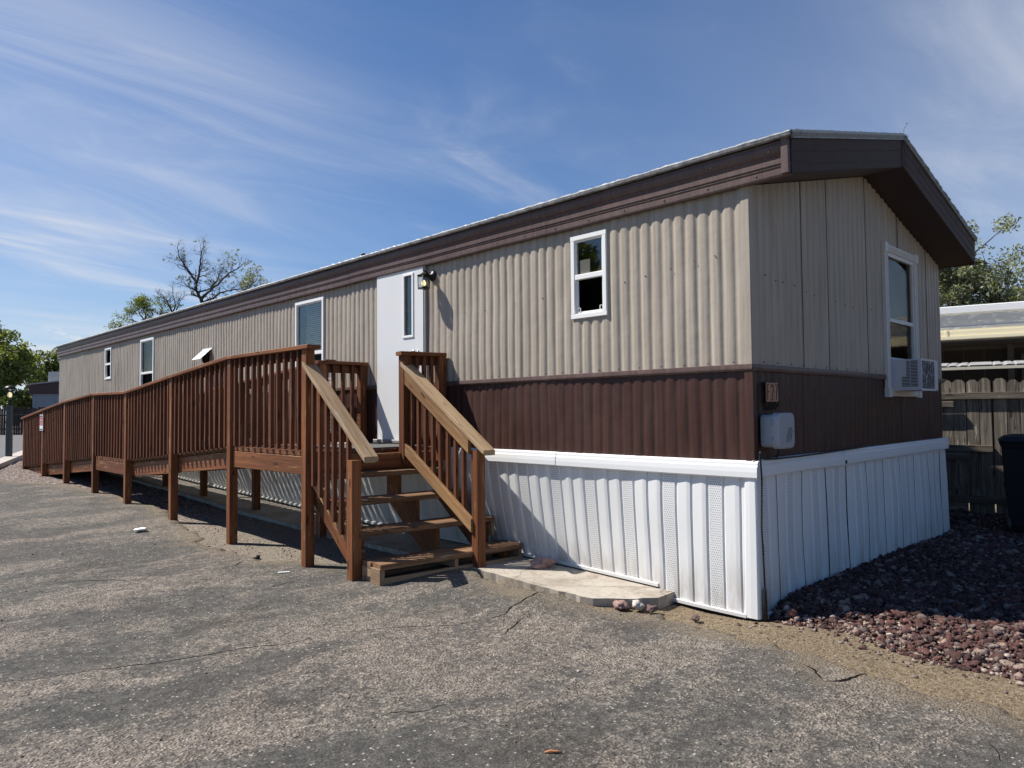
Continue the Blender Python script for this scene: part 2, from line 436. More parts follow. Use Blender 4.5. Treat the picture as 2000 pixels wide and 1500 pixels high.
def concrete_material():
    m, t, b = mat('old_concrete')
    co = geo_pos(t)
    n = t.noise(co, 3.0, 7, 0.65); f = t.noise(co, 90, 3, 0.7)
    col = t.ramp(n, [(0.3, (0.24, 0.205, 0.165)), (0.5, (0.37, 0.33, 0.275)), (0.72, (0.45, 0.415, 0.355))])
    col = t.mix(t.math('MULTIPLY', t.step(f, 0.55, 0.75), 0.35), col, (0.20, 0.17, 0.14, 1))
    st = t.noise(co, 7.0, 4, 0.7)
    col = t.mix(t.math('MULTIPLY', t.step(st, 0.52, 0.70), 0.6), col, (0.20, 0.15, 0.105, 1))
    dd_ = t.noise(co, 22, 5, .7)
    col = t.mix(t.math('MULTIPLY', t.step(dd_, 0.52, 0.68), 0.5), col, (0.17, 0.135, 0.10, 1))
    ck = t.voro(t.vmath('ADD', co, t.vmath('MULTIPLY', t.new('ShaderNodeTexNoise', Scale=4.0).outputs['Color'], (0.3, 0.3, 0))), 0.8, 'DISTANCE_TO_EDGE')
    col = t.mix(t.math('MULTIPLY', t.step(ck, 0.008, 0.002), 0.5), col, (0.08, 0.07, 0.06, 1))
    t.put(b.inputs['Base Color'], col)
    b.inputs['Roughness'].default_value = 0.9
    t.put(b.inputs['Normal'], t.bump(t.math('ADD', f, t.math('MULTIPLY', n, 3)), 0.35, 0.004))
    return m
slab_m = concrete_material()

def rock_material(name, stops, rough=0.9):
    m, t, b = mat(name)
    g = attr(t)                                   # gr.x = random number per stone
    s = t.new('ShaderNodeSeparateXYZ'); t.put(s.inputs[0], g)
    co = geo_pos(t)
    n = t.noise(co, 60, 4, 0.7)
    col = t.ramp(s.outputs[0], stops)
    col = t.mix(t.step(n, 0.35, 0.7), t.mix(1.0, col, (0.55, 0.53, 0.52, 1), 'MULTIPLY'), col)
    t.put(b.inputs['Base Color'], col)
    b.inputs['Roughness'].default_value = rough
    b.inputs['Specular IOR Level'].default_value = 0.2
    t.put(b.inputs['Normal'], t.bump(n, 0.7, 0.006))
    return m
lava_m = rock_material('lava_rock', [(0.0, (0.055, 0.036, 0.036)), (0.22, (0.090, 0.050, 0.046)), (0.45, (0.125, 0.065, 0.057)), (0.62, (0.165, 0.078, 0.068)), (0.72, (0.12, 0.090, 0.086)), (0.84, (0.25, 0.19, 0.17)), (0.93, (0.38, 0.29, 0.23)), (1.0, (0.55, 0.48, 0.42))])
pebble_m = rock_material('small_gravel', [(0.0, (0.07, 0.055, 0.05)), (0.3, (0.17, 0.125, 0.11)), (0.6, (0.33, 0.27, 0.22)), (0.85, (0.36, 0.32, 0.27)), (1.0, (0.50, 0.46, 0.41))])

def leaf_mat(name, a, bcol, c):
    m, t, b = mat(name)
    g = attr(t)
    s = t.new('ShaderNodeSeparateXYZ'); t.put(s.inputs[0], g)
    col = t.ramp(s.outputs[0], [(0.0, a), (0.5, bcol), (1.0, c)])
    t.put(b.inputs['Base Color'], col)
    b.inputs['Roughness'].default_value = 0.55
    b.inputs['Specular IOR Level'].default_value = 0.3
    out = [nd for nd in t.n if nd.type == 'OUTPUT_MATERIAL'][0]
    tl = t.new('ShaderNodeBsdfTranslucent'); t.put(tl.inputs[0], t.mix(1.0, col, (1.3, 1.4, 0.5, 1), 'MULTIPLY'))
    mx = t.new('ShaderNodeMixShader'); mx.inputs[0].default_value = 0.35
    t.l.new(b.outputs[0], mx.inputs[1]); t.l.new(tl.outputs[0], mx.inputs[2])
    t.l.new(mx.outputs[0], out.inputs[0])
    return m
leaf_green = leaf_mat('green_leaves', (0.085, 0.11, 0.030), (0.155, 0.185, 0.055), (0.25, 0.275, 0.095))
leaf_olive = leaf_mat('grey_green_leaves', (0.085, 0.10, 0.052), (0.19, 0.205, 0.125), (0.46, 0.47, 0.37))
leaf_yellow = leaf_mat('yellow_green_leaves', (0.11, 0.135, 0.025), (0.18, 0.205, 0.04), (0.26, 0.28, 0.07))
bark_m = simple('dark_bark', (0.060, 0.052, 0.045), 0.95, var=0.3, nscale=20, bump=0.6, bscale=30)

# ------------------------------------------------------------ mesh builder
def root_loc(o):
    v = Vector((0, 0, 0))
    while o is not None:
        v += o.location
        o = o.parent
    return v

class MB:
    def __init__(self):
        self.v = []; self.f = []; self.m = []; self.g = []; self.smooth = []
    def add(self, vs, fs, g=None, mi=0, smooth=False):
        o = len(self.v)
        self.v.extend([tuple(p) for p in vs])
        self.f.extend([tuple(i + o for i in q) for q in fs])
        self.m.extend([mi] * len(fs)); self.smooth.extend([smooth] * len(fs))
        if g is None: g = [(0, 0, 0)] * len(vs)
        self.g.extend([tuple(q) for q in g])
        return self
    def beam(self, p0, p1, w, t, up=(0, 0, 1), ch=0.004, mi=0, plumb=False):
        """a board from p0 to p1; w = size along the side axis, t = size along the up axis"""
        p0 = Vector(p0); p1 = Vector(p1)
        d = (p1 - p0); L = d.length; d.normalize()
        side = d.cross(Vector(up))
        if side.length < 1e-5: side = d.cross(Vector((1, 0, 0)))
        side.normalize()
        u = side.cross(d).normalized()
        ch = min(ch, w * .3, t * .3)
        a, b = w / 2, t / 2
        if ch > 0:
            sec = [(a - ch, -b), (a, -b + ch), (a, b - ch), (a - ch, b), (-a + ch, b), (-a, b - ch), (-a, -b + ch), (-a + ch, -b)]
        else:
            sec = [(a, -b), (a, b), (-a, b), (-a, -b)]
        n = len(sec)
        sh = (random.random() * 50, random.random() * 50, random.random() * 50)
        vs = []; g = []
        for k, p in enumerate((p0, p1)):
            for (x, y) in sec:
                o = side * x + u * y
                if plumb:
                    hh = Vector((d.x, d.y, 0)).normalized()
                    o = o - d * (o.dot(hh) / d.dot(hh))
                vs.append(p + o); g.append((k * L + sh[0], x + sh[1], y + sh[2]))
        fs = [(i, (i + 1) % n, n + (i + 1) % n, n + i) for i in range(n)]
        fs.append(tuple(range(n))[::-1]); fs.append(tuple(range(n, 2 * n)))
        return self.add(vs, fs, g, mi)
    def box(self, lo, hi, mi=0, ch=0.0):
        lo = Vector(lo); hi = Vector(hi); s = hi - lo
        c = (lo + hi) / 2
        ax = max(range(3), key=lambda i: s[i])
        d = Vector((0, 0, 0)); d[ax] = s[ax] / 2
        if ax == 2:
            return self.beam(c - d, c + d, s.x, s.y, (0, 1, 0), ch, mi)
        if ax == 0:
            return self.beam(c - d, c + d, s.y, s.z, (0, 0, 1), ch, mi)
        return self.beam(c - d, c + d, s.x, s.z, (0, 0, 1), ch, mi)
    def tube(self, pts, rad, n=6, mi=0, smooth=True, cap=True):
        pts = [Vector(p) for p in pts]
        if not hasattr(rad, '__len__'): rad = [rad] * len(pts)
        vs = []; fs = []; g = []
        ref = Vector((0.31, 0.17, 0.93))
        for i, p in enumerate(pts):
            d = (pts[min(i + 1, len(pts) - 1)] - pts[max(i - 1, 0)])
            if d.length < 1e-9: d = Vector((0, 0, 1))
            d.normalize()
            s = d.cross(ref)
            if s.length < 1e-4: s = d.cross(Vector((1, 0, 0)))
            s.normalize(); u = s.cross(d)
            for k in range(n):
                a = 2 * math.pi * k / n
                vs.append(p + (s * math.cos(a) + u * math.sin(a)) * rad[i])
                g.append((i * 0.1, k * .05, 0))
        for i in range(len(pts) - 1):
            for k in range(n):
                fs.append((i * n + k, i * n + (k + 1) % n, (i + 1) * n + (k + 1) % n, (i + 1) * n + k))
        if cap:
            fs.append(tuple(range(n))[::-1]); fs.append(tuple(range((len(pts) - 1) * n, len(pts) * n)))
        return self.add(vs, fs, g, mi, smooth)
    def lathe(self, c, prof, n=16, mi=0, axis=(0, 0, 1), smooth=True):
        c = Vector(c); ax = Vector(axis).normalized()
        s = ax.orthogonal().normalized(); u = ax.cross(s)
        vs = []; fs = []
        for (r, h) in prof:
            for k in range(n):
                a = 2 * math.pi * k / n
                vs.append(c + ax * h + (s * math.cos(a) + u * math.sin(a)) * r)
        for i in range(len(prof) - 1):
            for k in range(n):
                fs.append((i * n + k, i * n + (k + 1) % n, (i + 1) * n + (k + 1) % n, (i + 1) * n + k))
        fs.append(tuple(range(n))[::-1]); fs.append(tuple(range((len(prof) - 1) * n, len(prof) * n)))
        return self.add(vs, fs, None, mi, smooth)
    def sweep(self, prof, path, close=False, mi=0, g=None):
        """prof: list of (a,b) -> path(k,a,b) gives the point for station k"""
        n = len(prof); K = len(path)
        vs = []; gg = []
        for k, fn in enumerate(path):
            for (a, b) in prof:
                vs.append(fn(a, b))
        fs = []
        for k in range(K - 1):
            for i in range(n - 1 if not close else n):
                j = (i + 1) % n
                fs.append((k * n + i, k * n + j, (k + 1) * n + j, (k + 1) * n + i))
        return self.add(vs, fs, g, mi)
    def build(self, name, mats, parent=None, loc=None):
        if not isinstance(mats, (list, tuple)): mats = [mats]
        off = root_loc(parent) if parent is not None else Vector(loc or (0, 0, 0))
        me = bpy.data.meshes.new(name)
        V = np.array(self.v, dtype=np.float64) - np.array(off)
        me.from_pydata(V.tolist(), [], self.f)
        for m in mats: me.materials.append(m)
        me.polygons.foreach_set('material_index', self.m)
        me.polygons.foreach_set('use_smooth', self.smooth)
        a = me.attributes.new('gr', 'FLOAT_VECTOR', 'POINT')
        a.data.foreach_set('vector', np.array(self.g, dtype=np.float32).ravel())
        me.update()
        o = bpy.data.objects.new(name, me)
        COL.objects.link(o)
        if parent is not None: o.parent = parent
        else: o.location = off
        return o

def tag(o, label=None, cat=None, group=None, kind=None):
    if label: o['label'] = label
    if cat: o['category'] = cat
    if group: o['group'] = group
    if kind: o['kind'] = kind
    return o

def empty(name, loc, label, cat, group=None):
    o = bpy.data.objects.new(name, None)
    COL.objects.link(o)
    o.location = loc
    o.empty_display_size = 0.2
    return tag(o, label, cat, group)

def np_mesh(name, V, F, mats, g=None, loc=(0, 0, 0), parent=None, smooth=False):
    """V (n,3), F (m,3|4) arrays"""
    me = bpy.data.meshes.new(name)
    off = root_loc(parent) if parent is not None else Vector(loc)
    V = np.asarray(V, dtype=np.float64) - np.array(off)
    F = np.asarray(F, dtype=np.int32)
    me.vertices.add(len(V)); me.vertices.foreach_set('co', V.astype(np.float32).ravel())
    k = F.shape[1]
    me.loops.add(F.size); me.loops.foreach_set('vertex_index', F.ravel())
    me.polygons.add(len(F))
    me.polygons.foreach_set('loop_start', np.arange(0, F.size, k, dtype=np.int32))
    me.polygons.foreach_set('loop_total', np.full(len(F), k, dtype=np.int32))
    if smooth: me.polygons.foreach_set('use_smooth', np.ones(len(F), dtype=bool))
    for m in (mats if isinstance(mats, (list, tuple)) else [mats]): me.materials.append(m)
    if g is not None:
        a = me.attributes.new('gr', 'FLOAT_VECTOR', 'POINT')
        a.data.foreach_set('vector', np.asarray(g, dtype=np.float32).ravel())
    me.update(calc_edges=True)
    o = bpy.data.objects.new(name, me)
    COL.objects.link(o)
    if parent is not None: o.parent = parent
    else: o.location = off
    return o

def sstep(a, b, x):
    t = np.clip((x - a) / (b - a), 0, 1)
    return t * t * (3 - 2 * t)

def vnoise(x, y, s=1.0, seed=0.0):
    return mnoise.noise(Vector((x * s + seed, y * s - seed, seed * 1.7)))

# value-noise on arrays
_P = rng.random((256, 256))
def anoise(x, y, s):
    x = np.asarray(x) * s + 1000.5; y = np.asarray(y) * s + 1000.5
    xi = np.floor(x).astype(int); yi = np.floor(y).astype(int)
    fx = x - xi; fy = y - yi
    fx = fx * fx * (3 - 2 * fx); fy = fy * fy * (3 - 2 * fy)
    a = _P[xi % 256, yi % 256]; b = _P[(xi + 1) % 256, yi % 256]
    c = _P[xi % 256, (yi + 1) % 256]; d = _P[(xi + 1) % 256, (yi + 1) % 256]
    return (a * (1 - fx) + b * fx) * (1 - fy) + (c * (1 - fx) + d * fx) * fy

# ------------------------------------------------------------ terrain
def g_base(x, y):
    x = np.asarray(x, float); y = np.asarray(y, float)
    z = np.interp(y, [-50, 3.0, 5.2, 7.0, 8.8, 10.5, 12.3, 14.0, 15.7, 18.0, 400], [0, 0.01, 0.034, 0.086, 0.13, 0.173, 0.234, 0.263, 0.303, 0.31, 0.31])
    wl = sstep(6, 2.5, x) + 0.0
    z = z * np.where(x > 2.5, np.clip(wl, 0, 1), 1.0) * 1.0 + 0.31 * 0
    return z

def seg_dist(px, py, pts):
    """signed side + distance to a polyline (positive on the left of its direction)"""
    best = np.full(np.shape(px), 1e9); sgn = np.ones(np.shape(px))
    for (x0, y0), (x1, y1) in zip(pts[:-1], pts[1:]):
        dx, dy = x1 - x0, y1 - y0
        L2 = dx * dx + dy * dy
        t = np.clip(((px - x0) * dx + (py - y0) * dy) / L2, 0, 1)
        qx, qy = px - (x0 + t * dx), py - (y0 + t * dy)
        d = np.hypot(qx, qy)
        s = np.sign(dx * qy - dy * qx)
        m = d < best
        best = np.where(m, d, best); sgn = np.where(m, s, sgn)
    return best * sgn

# asphalt edge, from lower right of the picture to the street; asphalt lies on its left (towards -x)
ASPH = [(0.2, -6.0), (-0.72, -1.70), (-0.62, -1.30), (-0.50, -0.92), (-0.46, -0.52), (-0.44, -0.15), (-0.38, 0.30), (-0.42, 0.58),
        (-0.60, 0.95), (-0.62, 1.6), (-0.55, 2.2), (-0.72, 3.0), (-1.05, 3.5), (-1.45, 4.2), (-1.62, 5.2), (-1.35, 6.4), (-1.15, 8.0), (-1.1, 10.0), (-1.5, 12.0), (-2.4, 14.0), (-4.0, 17.0), (-7, 23)]
def asph_d(x, y):
    d = seg_dist(x, y, ASPH)
    return d + (anoise(x, y, 2.3) - 0.5) * 0.20 + (anoise(x, y, 7.0) - 0.5) * 0.12 + (anoise(x, y, 21.0) - 0.5) * 0.06

def axis_pts(lo, hi, step, far, grow=1.25):
    a = list(np.arange(lo, hi + 1e-6, step))
    s = step; v = hi
    while v < far:
        s *= grow; v += s; a.append(v)
    s = step; v = lo; pre = []
    while v > -far:
        s *= grow; v -= s; pre.append(v)
    return np.array(pre[::-1] + a)

def grid_mesh(xs, ys, zf):
    X, Y = np.meshgrid(xs, ys, indexing='ij')
    Z = zf(X, Y)
    V = np.stack([X.ravel(), Y.ravel(), Z.ravel()], 1)
    nx, ny = len(xs), len(ys)
    i = np.arange(nx * ny).reshape(nx, ny)
    F = np.stack([i[:-1, :-1].ravel(), i[1:, :-1].ravel(), i[1:, 1:].ravel(), i[:-1, 1:].ravel()], 1)
    return V, F

def z_dirt(X, Y):
    z = g_base(X, Y) - 0.012 + 0.06 * sstep(4.0, 5.2, X) * sstep(9.0, 6.0, X) * sstep(4.0, 2.0, Y) * sstep(-4.0, -1.0, Y)
    z = z + (anoise(X, Y, 1.3) - .5) * 0.03 * (np.hypot(X, Y) < 40) + (anoise(X, Y, 6) - .5) * 0.008 * (np.hypot(X, Y) < 25)
    # shallow washed-out hollow beside the slab corner
    z -= 0.028 * np.exp(-(((X + 0.15) / 0.35) ** 2 + ((Y - 0.35) / 0.5) ** 2))
    return z
V, F = grid_mesh(axis_pts(-6, 7, 0.07, 900), axis_pts(-5, 20, 0.07, 900), z_dirt)
ground = np_mesh('ground', V, F, dirt_m, smooth=True)
tag(ground, 'sandy tan dirt and gravel ground around the home', 'ground', kind='structure')

def z_asph(X, Y):
    d = asph_d(X, Y)
    top = g_base(X, Y) + 0.018 + .034 * sstep(.85, 1.3, Y) * sstep(3.4, 2.5, Y) * sstep(-1.6, -.75, X) + (anoise(X, Y, 0.9) - .5) * 0.022 + (anoise(X, Y, 3.1) - .5) * 0.006
    w = sstep(-0.02, 0.06, d)
    return top * w + (1 - w) * (z_dirt(X, Y) - 0.05)
V, F = grid_mesh(np.concatenate([np.arange(-14, -6, 0.3), np.arange(-6, 1.6, 0.035)]), np.concatenate([np.arange(-7, -3.0, 0.2), np.arange(-3.0, 6, 0.035), np.arange(6, 21, 0.08)]), z_asph)
d = asph_d(V[:, 0], V[:, 1])
keep = (d[F] > -0.12).any(1)
F = F[keep]
used = np.unique(F); remap = -np.ones(len(V), int); remap[used] = np.arange(len(used))
asph = np_mesh('asphalt_lot', V[used], remap[F], asphalt_m, g=np.stack([d[used], d[used] * 0, d[used] * 0], 1), smooth=True)
tag(asph, 'worn cracked grey asphalt parking pad in front of the home', 'asphalt', kind='structure')
def crack(path, w, seed):
    pts = []
    for (u, v) in path:
        r = pixdir(u, v); p = CAM + r * ((0.02 - CAM.z) / r.z); pts.append(p)
    fine = []
    for a_, b2 in zip(pts[:-1], pts[1:]):
        n_ = max(2, int((b2 - a_).length / .025))
        for k in range(n_): fine.append(a_.lerp(b2, k / n_))
    fine.append(pts[-1])
    vs = []; L_ = len(fine)
    for i, p in enumerate(fine):
        d_ = (fine[min(i + 1, L_ - 1)] - fine[max(i - 1, 0)]).normalized(); s_ = Vector((-d_.y, d_.x, 0))
        j = .022 * mnoise.noise(Vector((i * .23, seed, 0))) + .010 * mnoise.noise(Vector((i * .9, seed, 4)))
        q = p + s_ * j
        ww = w * (0.35 + 1.1 * abs(mnoise.noise(Vector((i * .35, seed, 9))))) * min(1, 3 * i / L_ + .1, 3 * (L_ - 1 - i) / L_ + .1)
        for sg_ in (-1, 1):
            e = q + s_ * ww * sg_
            z = float(z_asph(np.array([e.x]), np.array([e.y]))[0]) + .0016
            vs.append((e.x, e.y, z))
    return vs, [(2 * i, 2 * i + 1, 2 * i + 3, 2 * i + 2) for i in range(L_ - 1)]
cm_ = MB()
WK = 1.7
for k, (pth, w_) in enumerate([([(0, 1337), (100, 1325), (190, 1312), (300, 1300), (400, 1285), (470, 1270), (560, 1262), (640, 1240)], .004),
        ([(1085, 1158), (1050, 1170), (1010, 1188), (985, 1205), (950, 1215)], .0055), ([(1025, 1208), (1000, 1225), (975, 1242)], .004),
        ([(430, 1112), (460, 1108), (476, 1097)], .006), ([(1606, 1333), (1640, 1331), (1668, 1324), (1702, 1317)], .011), ([(1560, 1300), (1585, 1310), (1606, 1333)], .005),
        ([(515, 1152), (560, 1140), (595, 1134)], .004), ([(5, 978), (70, 973), (141, 967), (230, 962)], .006), ([(1935, 1448), (1952, 1466), (1960, 1492)], .003),
        ([(640, 1240), (760, 1228), (880, 1222), (950, 1215)], .003), ([(700, 1420), (760, 1400), (840, 1392), (900, 1370)], .0022), ([(60, 1150), (170, 1138), (260, 1140), (330, 1118)], .003)]):
    v_, f_ = crack(pth, w_ * WK, k * 7.3); cm_.add(v_, f_)
cko = cm_.build('cracks', simple('crack_shadow', (0.012, 0.011, 0.010), 1.0, spec=0.0), asph)
cko['kind'] = 'stuff'
def ground_z(x, y):
    return max(float(z_asph(np.array([x]), np.array([y]))[0]), float(z_dirt(np.array([x]), np.array([y]))[0]))

# concrete strip under the ramp and its broken end beside the skirting
slab_poly = [(-0.215, 0.645), (-0.30, 0.72), (-0.36, 0.74), (-0.45, 0.86), (-0.56, 0.97), (-0.565, 1.4), (-0.50, 2.12), (-0.46, 3.5), (-0.44, 5.6), (-0.50, 6.9), (-0.40, 9.5), (-0.42, 12.2)]
fine_ = []
for (xa_, ya_), (xb_, yb_) in zip(slab_poly[:-1], slab_poly[1:]):
    n_ = max(1, int(math.hypot(xb_ - xa_, yb_ - ya_) / .05))
    for k in range(n_):
        t_k = k / n_; yy_ = ya_ + (yb_ - ya_) * t_k
        fine_.append((xa_ + (xb_ - xa_) * t_k + (.022 * mnoise.noise(Vector((yy_ * 9, 1, 1))) + .012 * mnoise.noise(Vector((yy_ * 31, 4, 1)))) * (k + len(fine_) > 0), yy_))
slab_poly = fine_ + [slab_poly[-1]]
mb = MB()
inner = [(0.50, y) for (_, y) in slab_poly]
top = []; 
for i, ((x0, y0), (x1, y1)) in enumerate(zip(slab_poly, inner)):
    z = max(0.062, float(g_base(0, y0)) + 0.035)
    top.append(((x0, y0, z), (x1, y1 if i else 0.70, z)))
vs = []; fs = []
for a, b_ in top: vs += [a, b_, (a[0] + .02, a[1] + .015, a[2] - 0.16), (b_[0], b_[1], b_[2] - 0.16)]
for i in range(len(top) - 1):
    o = 4 * i
    fs += [(o, o + 4, o + 5, o + 1), (o, o + 2, o + 6, o + 4)]
fs += [(0, 1, 3, 2)]
mb.add(vs, fs)
slab = mb.build('concrete_strip', slab_m)
tag(slab, 'old pale concrete strip at the foot of the white skirting and under the ramp', 'concrete path', kind='structure')

# street, its far side and kerb
mb = MB()
def flat(poly, z, th=0.0):
    m = MB(); n = len(poly)
    vs = [(x, y, z) for x, y in poly] + [(x, y, z - 0.3) for x, y in poly]
    m.add(vs, [tuple(range(n))] + [(i, i + n, (i + 1) % n + n, (i + 1) % n) for i in range(n)])
    return m
road_m = simple('street_asphalt', (0.115, 0.112, 0.11), 0.9, var=0.25, nscale=1.2, bump=0.3)
def on_ground(u, v, z):
    r = pixdir(u, v); return CAM + r * ((z - CAM.z) / r.z)
k0, k1 = on_ground(0, 906, .40), on_ground(42, 889, .40)
kd = (k1 - k0).normalized(); kn = Vector((-kd.y, kd.x, 0))
f0_ = on_ground(0, 895, .40); kw = (f0_ - k0).dot(kn)
A_, B_ = k0 - kd * 2.5, k1 + kd * 24
kp = [(A_ + kn * 0), B_ + kn * 0, B_ + kn * kw, A_ + kn * kw]
o = flat([(p.x, p.y) for p in kp], 0.40).build('pavement', conc_white)
tag(o, 'pale concrete pavement strip beside the street', 'pavement', kind='structure')
far = [B_ + kn * (kw + .01), Vector((6.8, 47.5, 0)), Vector((-20, 72, 0)), Vector((-60, 60, 0)), Vector((-60, 17, 0)), A_ + kn * (kw + .01)]
o = flat([(p.x, p.y) for p in far], 0.33).build('street', road_m)
tag(o, 'grey street running past the far end of the ramp', 'street', kind='structure')

# ------------------------------------------------------------ the home
Wd = 4.20; Ln = 19.40                       # width and length of the body
Z_SK, Z_BELT, Z_EAVE, Z_RIDGE = 1.05, 1.70, 2.97, 3.50
home = empty('mobile_home', (2.1, 9.7, 0.0), 'long tan and brown corrugated metal mobile home on white skirting, with white door and ramp', 'mobile home')

def corr(s, amp, pitch=0.1005, seed=0):
    """rounded ribs with narrow valleys, slightly irregular"""
    ph = np.asarray(s) / pitch
    k = np.floor(ph); f = ph - k
    v = np.minimum(1.0, 1.12 * np.sin(np.pi * f) ** 0.8) - 0.05 * np.exp(-((f - .5) / .07) ** 2)
    return v * amp * (0.86 + 0.28 * _P[(k.astype(int) + seed) % 256, (7 + seed) % 256])

def sheet(kind, s0, s1, zlo, zhi, amp, holes, name, m, step=0.0101, base=0.0, dents=0.004, seams=(), pitch=0.1005, zr=14, seed=0):
    """kind 'x': the long wall in the plane x=0, s runs along y; kind 'y': the end wall, s runs along x"""
    S = list(np.arange(s0, s1 + 1e-6, step))
    for (a, b_, c, d) in holes: S += [a - 1e-4, a, b_, b_ + 1e-4]
    for q in seams: S += [q - 0.0075, q - 0.0055, q + 0.0055, q + 0.0075]
    S = np.array(sorted(S)); S = S[(S >= s0) & (S <= s1)]
    zlo_f = zlo if callable(zlo) else (lambda s: np.full_like(s, zlo))
    zhi_f = zhi if callable(zhi) else (lambda s: np.full_like(s, zhi))
    lo, hi = zlo_f(S), zhi_f(S)
    cuts = sorted({c for h in holes for c in (h[2], h[3])})
    rows = []
    prev = lo
    levels = cuts + [None]
    for lv in levels:
        nxt = hi if lv is None else np.full_like(S, lv)
        n = max(2, int(zr * float(np.mean(nxt - prev)) / max(1e-6, float(np.mean(hi - lo)))))
        for k in range(n): rows.append(prev + (nxt - prev) * (k / n))
        prev = nxt
    rows.append(hi)
    Zr = np.array(rows).T                          # (ns, nr)
    SS = np.repeat(S[:, None], Zr.shape[1], 1)
    off = np.repeat(corr(S, amp, pitch, seed)[:, None], Zr.shape[1], 1)
    off = off + (anoise(SS, Zr, 2.2) - .5) * dents * 2.4 + (anoise(SS * 2, Zr, 5.0) - .5) * dents
    for q in seams:
        off = off - 0.030 * (np.abs(SS - q) < 0.006)
    off = base + off
    if kind == 'x': V = np.stack([-off, SS, Zr], -1)
    else: V = np.stack([SS, -off, Zr], -1)
    ns, nr = Zr.shape
    V = V.reshape(-1, 3)
    i = np.arange(ns * nr).reshape(ns, nr)
    F = np.stack([i[:-1, :-1], i[1:, :-1], i[1:, 1:], i[:-1, 1:]], -1)
    if kind == 'x': F = F[..., ::-1]
    cs = ((SS[:-1, :-1] + SS[1:, 1:]) / 2); cz = ((Zr[:-1, :-1] + Zr[1:, 1:]) / 2)
    keep = np.ones(cs.shape, bool)
    for (a, b_, c, d) in holes: keep &= ~((cs > a) & (cs < b_) & (cz > c) & (cz < d))
    for q in seams: keep &= np.abs(cs - q) > 0.0045
    F = F[keep]
    return np_mesh(name, V, F, m, g=np.zeros((len(V), 3)), parent=home, smooth=True)

# openings: (y0, y1, z0, z1)
WINS = [(1.227, 1.609, 2.185, 2.888), (5.750, 6.494, 1.60, 2.888), (12.074, 12.844, 1.55, 2.888), (14.780, 15.240, 2.20, 2.888)]
DOOR = (3.650, 4.510, 1.12, 3.02)
long_holes = [(a + .02, b_ - .02, c + .02, d - .02) for a, b_, c, d in WINS] + [(DOOR[0], DOOR[1], 1.12, 2.99)]
sheet('x', 0.0, Ln, Z_BELT, 2.99, 0.0155, [h for h in long_holes if h[2] >= Z_BELT] + [(h[0], h[1], Z_BELT + 1e-4, h[3]) for h in long_holes if h[2] < Z_BELT], 'upper_siding', tan, base=0.0)
sheet('x', 0.0, Ln, 1.03, Z_BELT - 0.02, 0.0095, [(h[0], h[1], h[2], Z_BELT - 0.0201) for h in long_holes if h[2] < Z_BELT - 0.03], 'lower_siding', brown, base=-0.004, dents=0.007, seed=31)
EW = (2.56, 3.33, 1.56, 2.90)                # end wall window
top_g = lambda s: 2.96 + np.minimum(s, Wd - s) * 0.25
end_seams = (0.80, 1.27, 2.10, 2.93, 3.75)
sheet('y', 0.0, Wd, 1.72, top_g, 0.014, [(EW[0] + .02, EW[1] - .02, 1.7201, EW[3])], 'end_upper_siding', tan, seams=end_seams, dents=0.003, seed=11)
sheet('y', 0.0, Wd, 1.03, 1.70, 0.010, [(EW[0] + .02, EW[1] - .02, EW[2], 1.6999)], 'end_lower_siding', brown, base=-0.004, seams=end_seams[:1] + end_seams[2:], dents=0.006, seed=57)
seam_m = simple('dark_seam_sealant', (0.030, 0.022, 0.018), 0.8)
for q_ in end_seams:
    b_q = MB(); zt_ = 2.955 + min(q_, Wd - q_) * 0.25
    if not (EW[0] - .1 < q_ < EW[1] + .1): b_q.tube([(q_ + .002 * vnoise(z_, q_, 2), -0.0135, z_) for z_ in np.linspace(1.73, zt_, 9)], .0024, 5)
    else: b_q.tube([(q_, -0.0135, z_) for z_ in np.linspace(2.96, zt_, 4)], .0024, 5)
    b_q.build('panel_seam', seam_m, home)
# far long wall, far end wall, floor and ceiling close the body
mb = MB()
mb.box((Wd - .03, 0.03, 1.0), (Wd, Ln - .03, 2.97))
vs = [(0, Ln, 1.0), (Wd, Ln, 1.0), (Wd, Ln, 2.97), (Wd / 2, Ln, 3.5), (0, Ln, 2.97)]
vs += [(x, y - .03, z) for x, y, z in vs]
mb.add(vs, [(0, 1, 2, 3, 4), (9, 8, 7, 6, 5)] + [(i, i + 5, (i + 1) % 5 + 5, (i + 1) % 5) for i in range(5)])
mb.build('rear_walls', tan, home)
mb = MB(); mb.box((0.06, 0.06, 1.00), (Wd - .06, Ln - .06, 1.04)); mb.box((0.06, 0.06, 2.93), (Wd - .06, Ln - .06, 2.95))
for y in (3.0, 7.9, 11.3, 13.9): mb.box((0.06, y, 1.04), (Wd - .06, y + .06, 2.93))
mb.box((1.7, 0.06, 1.04), (1.76, 1.0, 2.93))
mb.build('floor_and_ceiling', room_m, home)

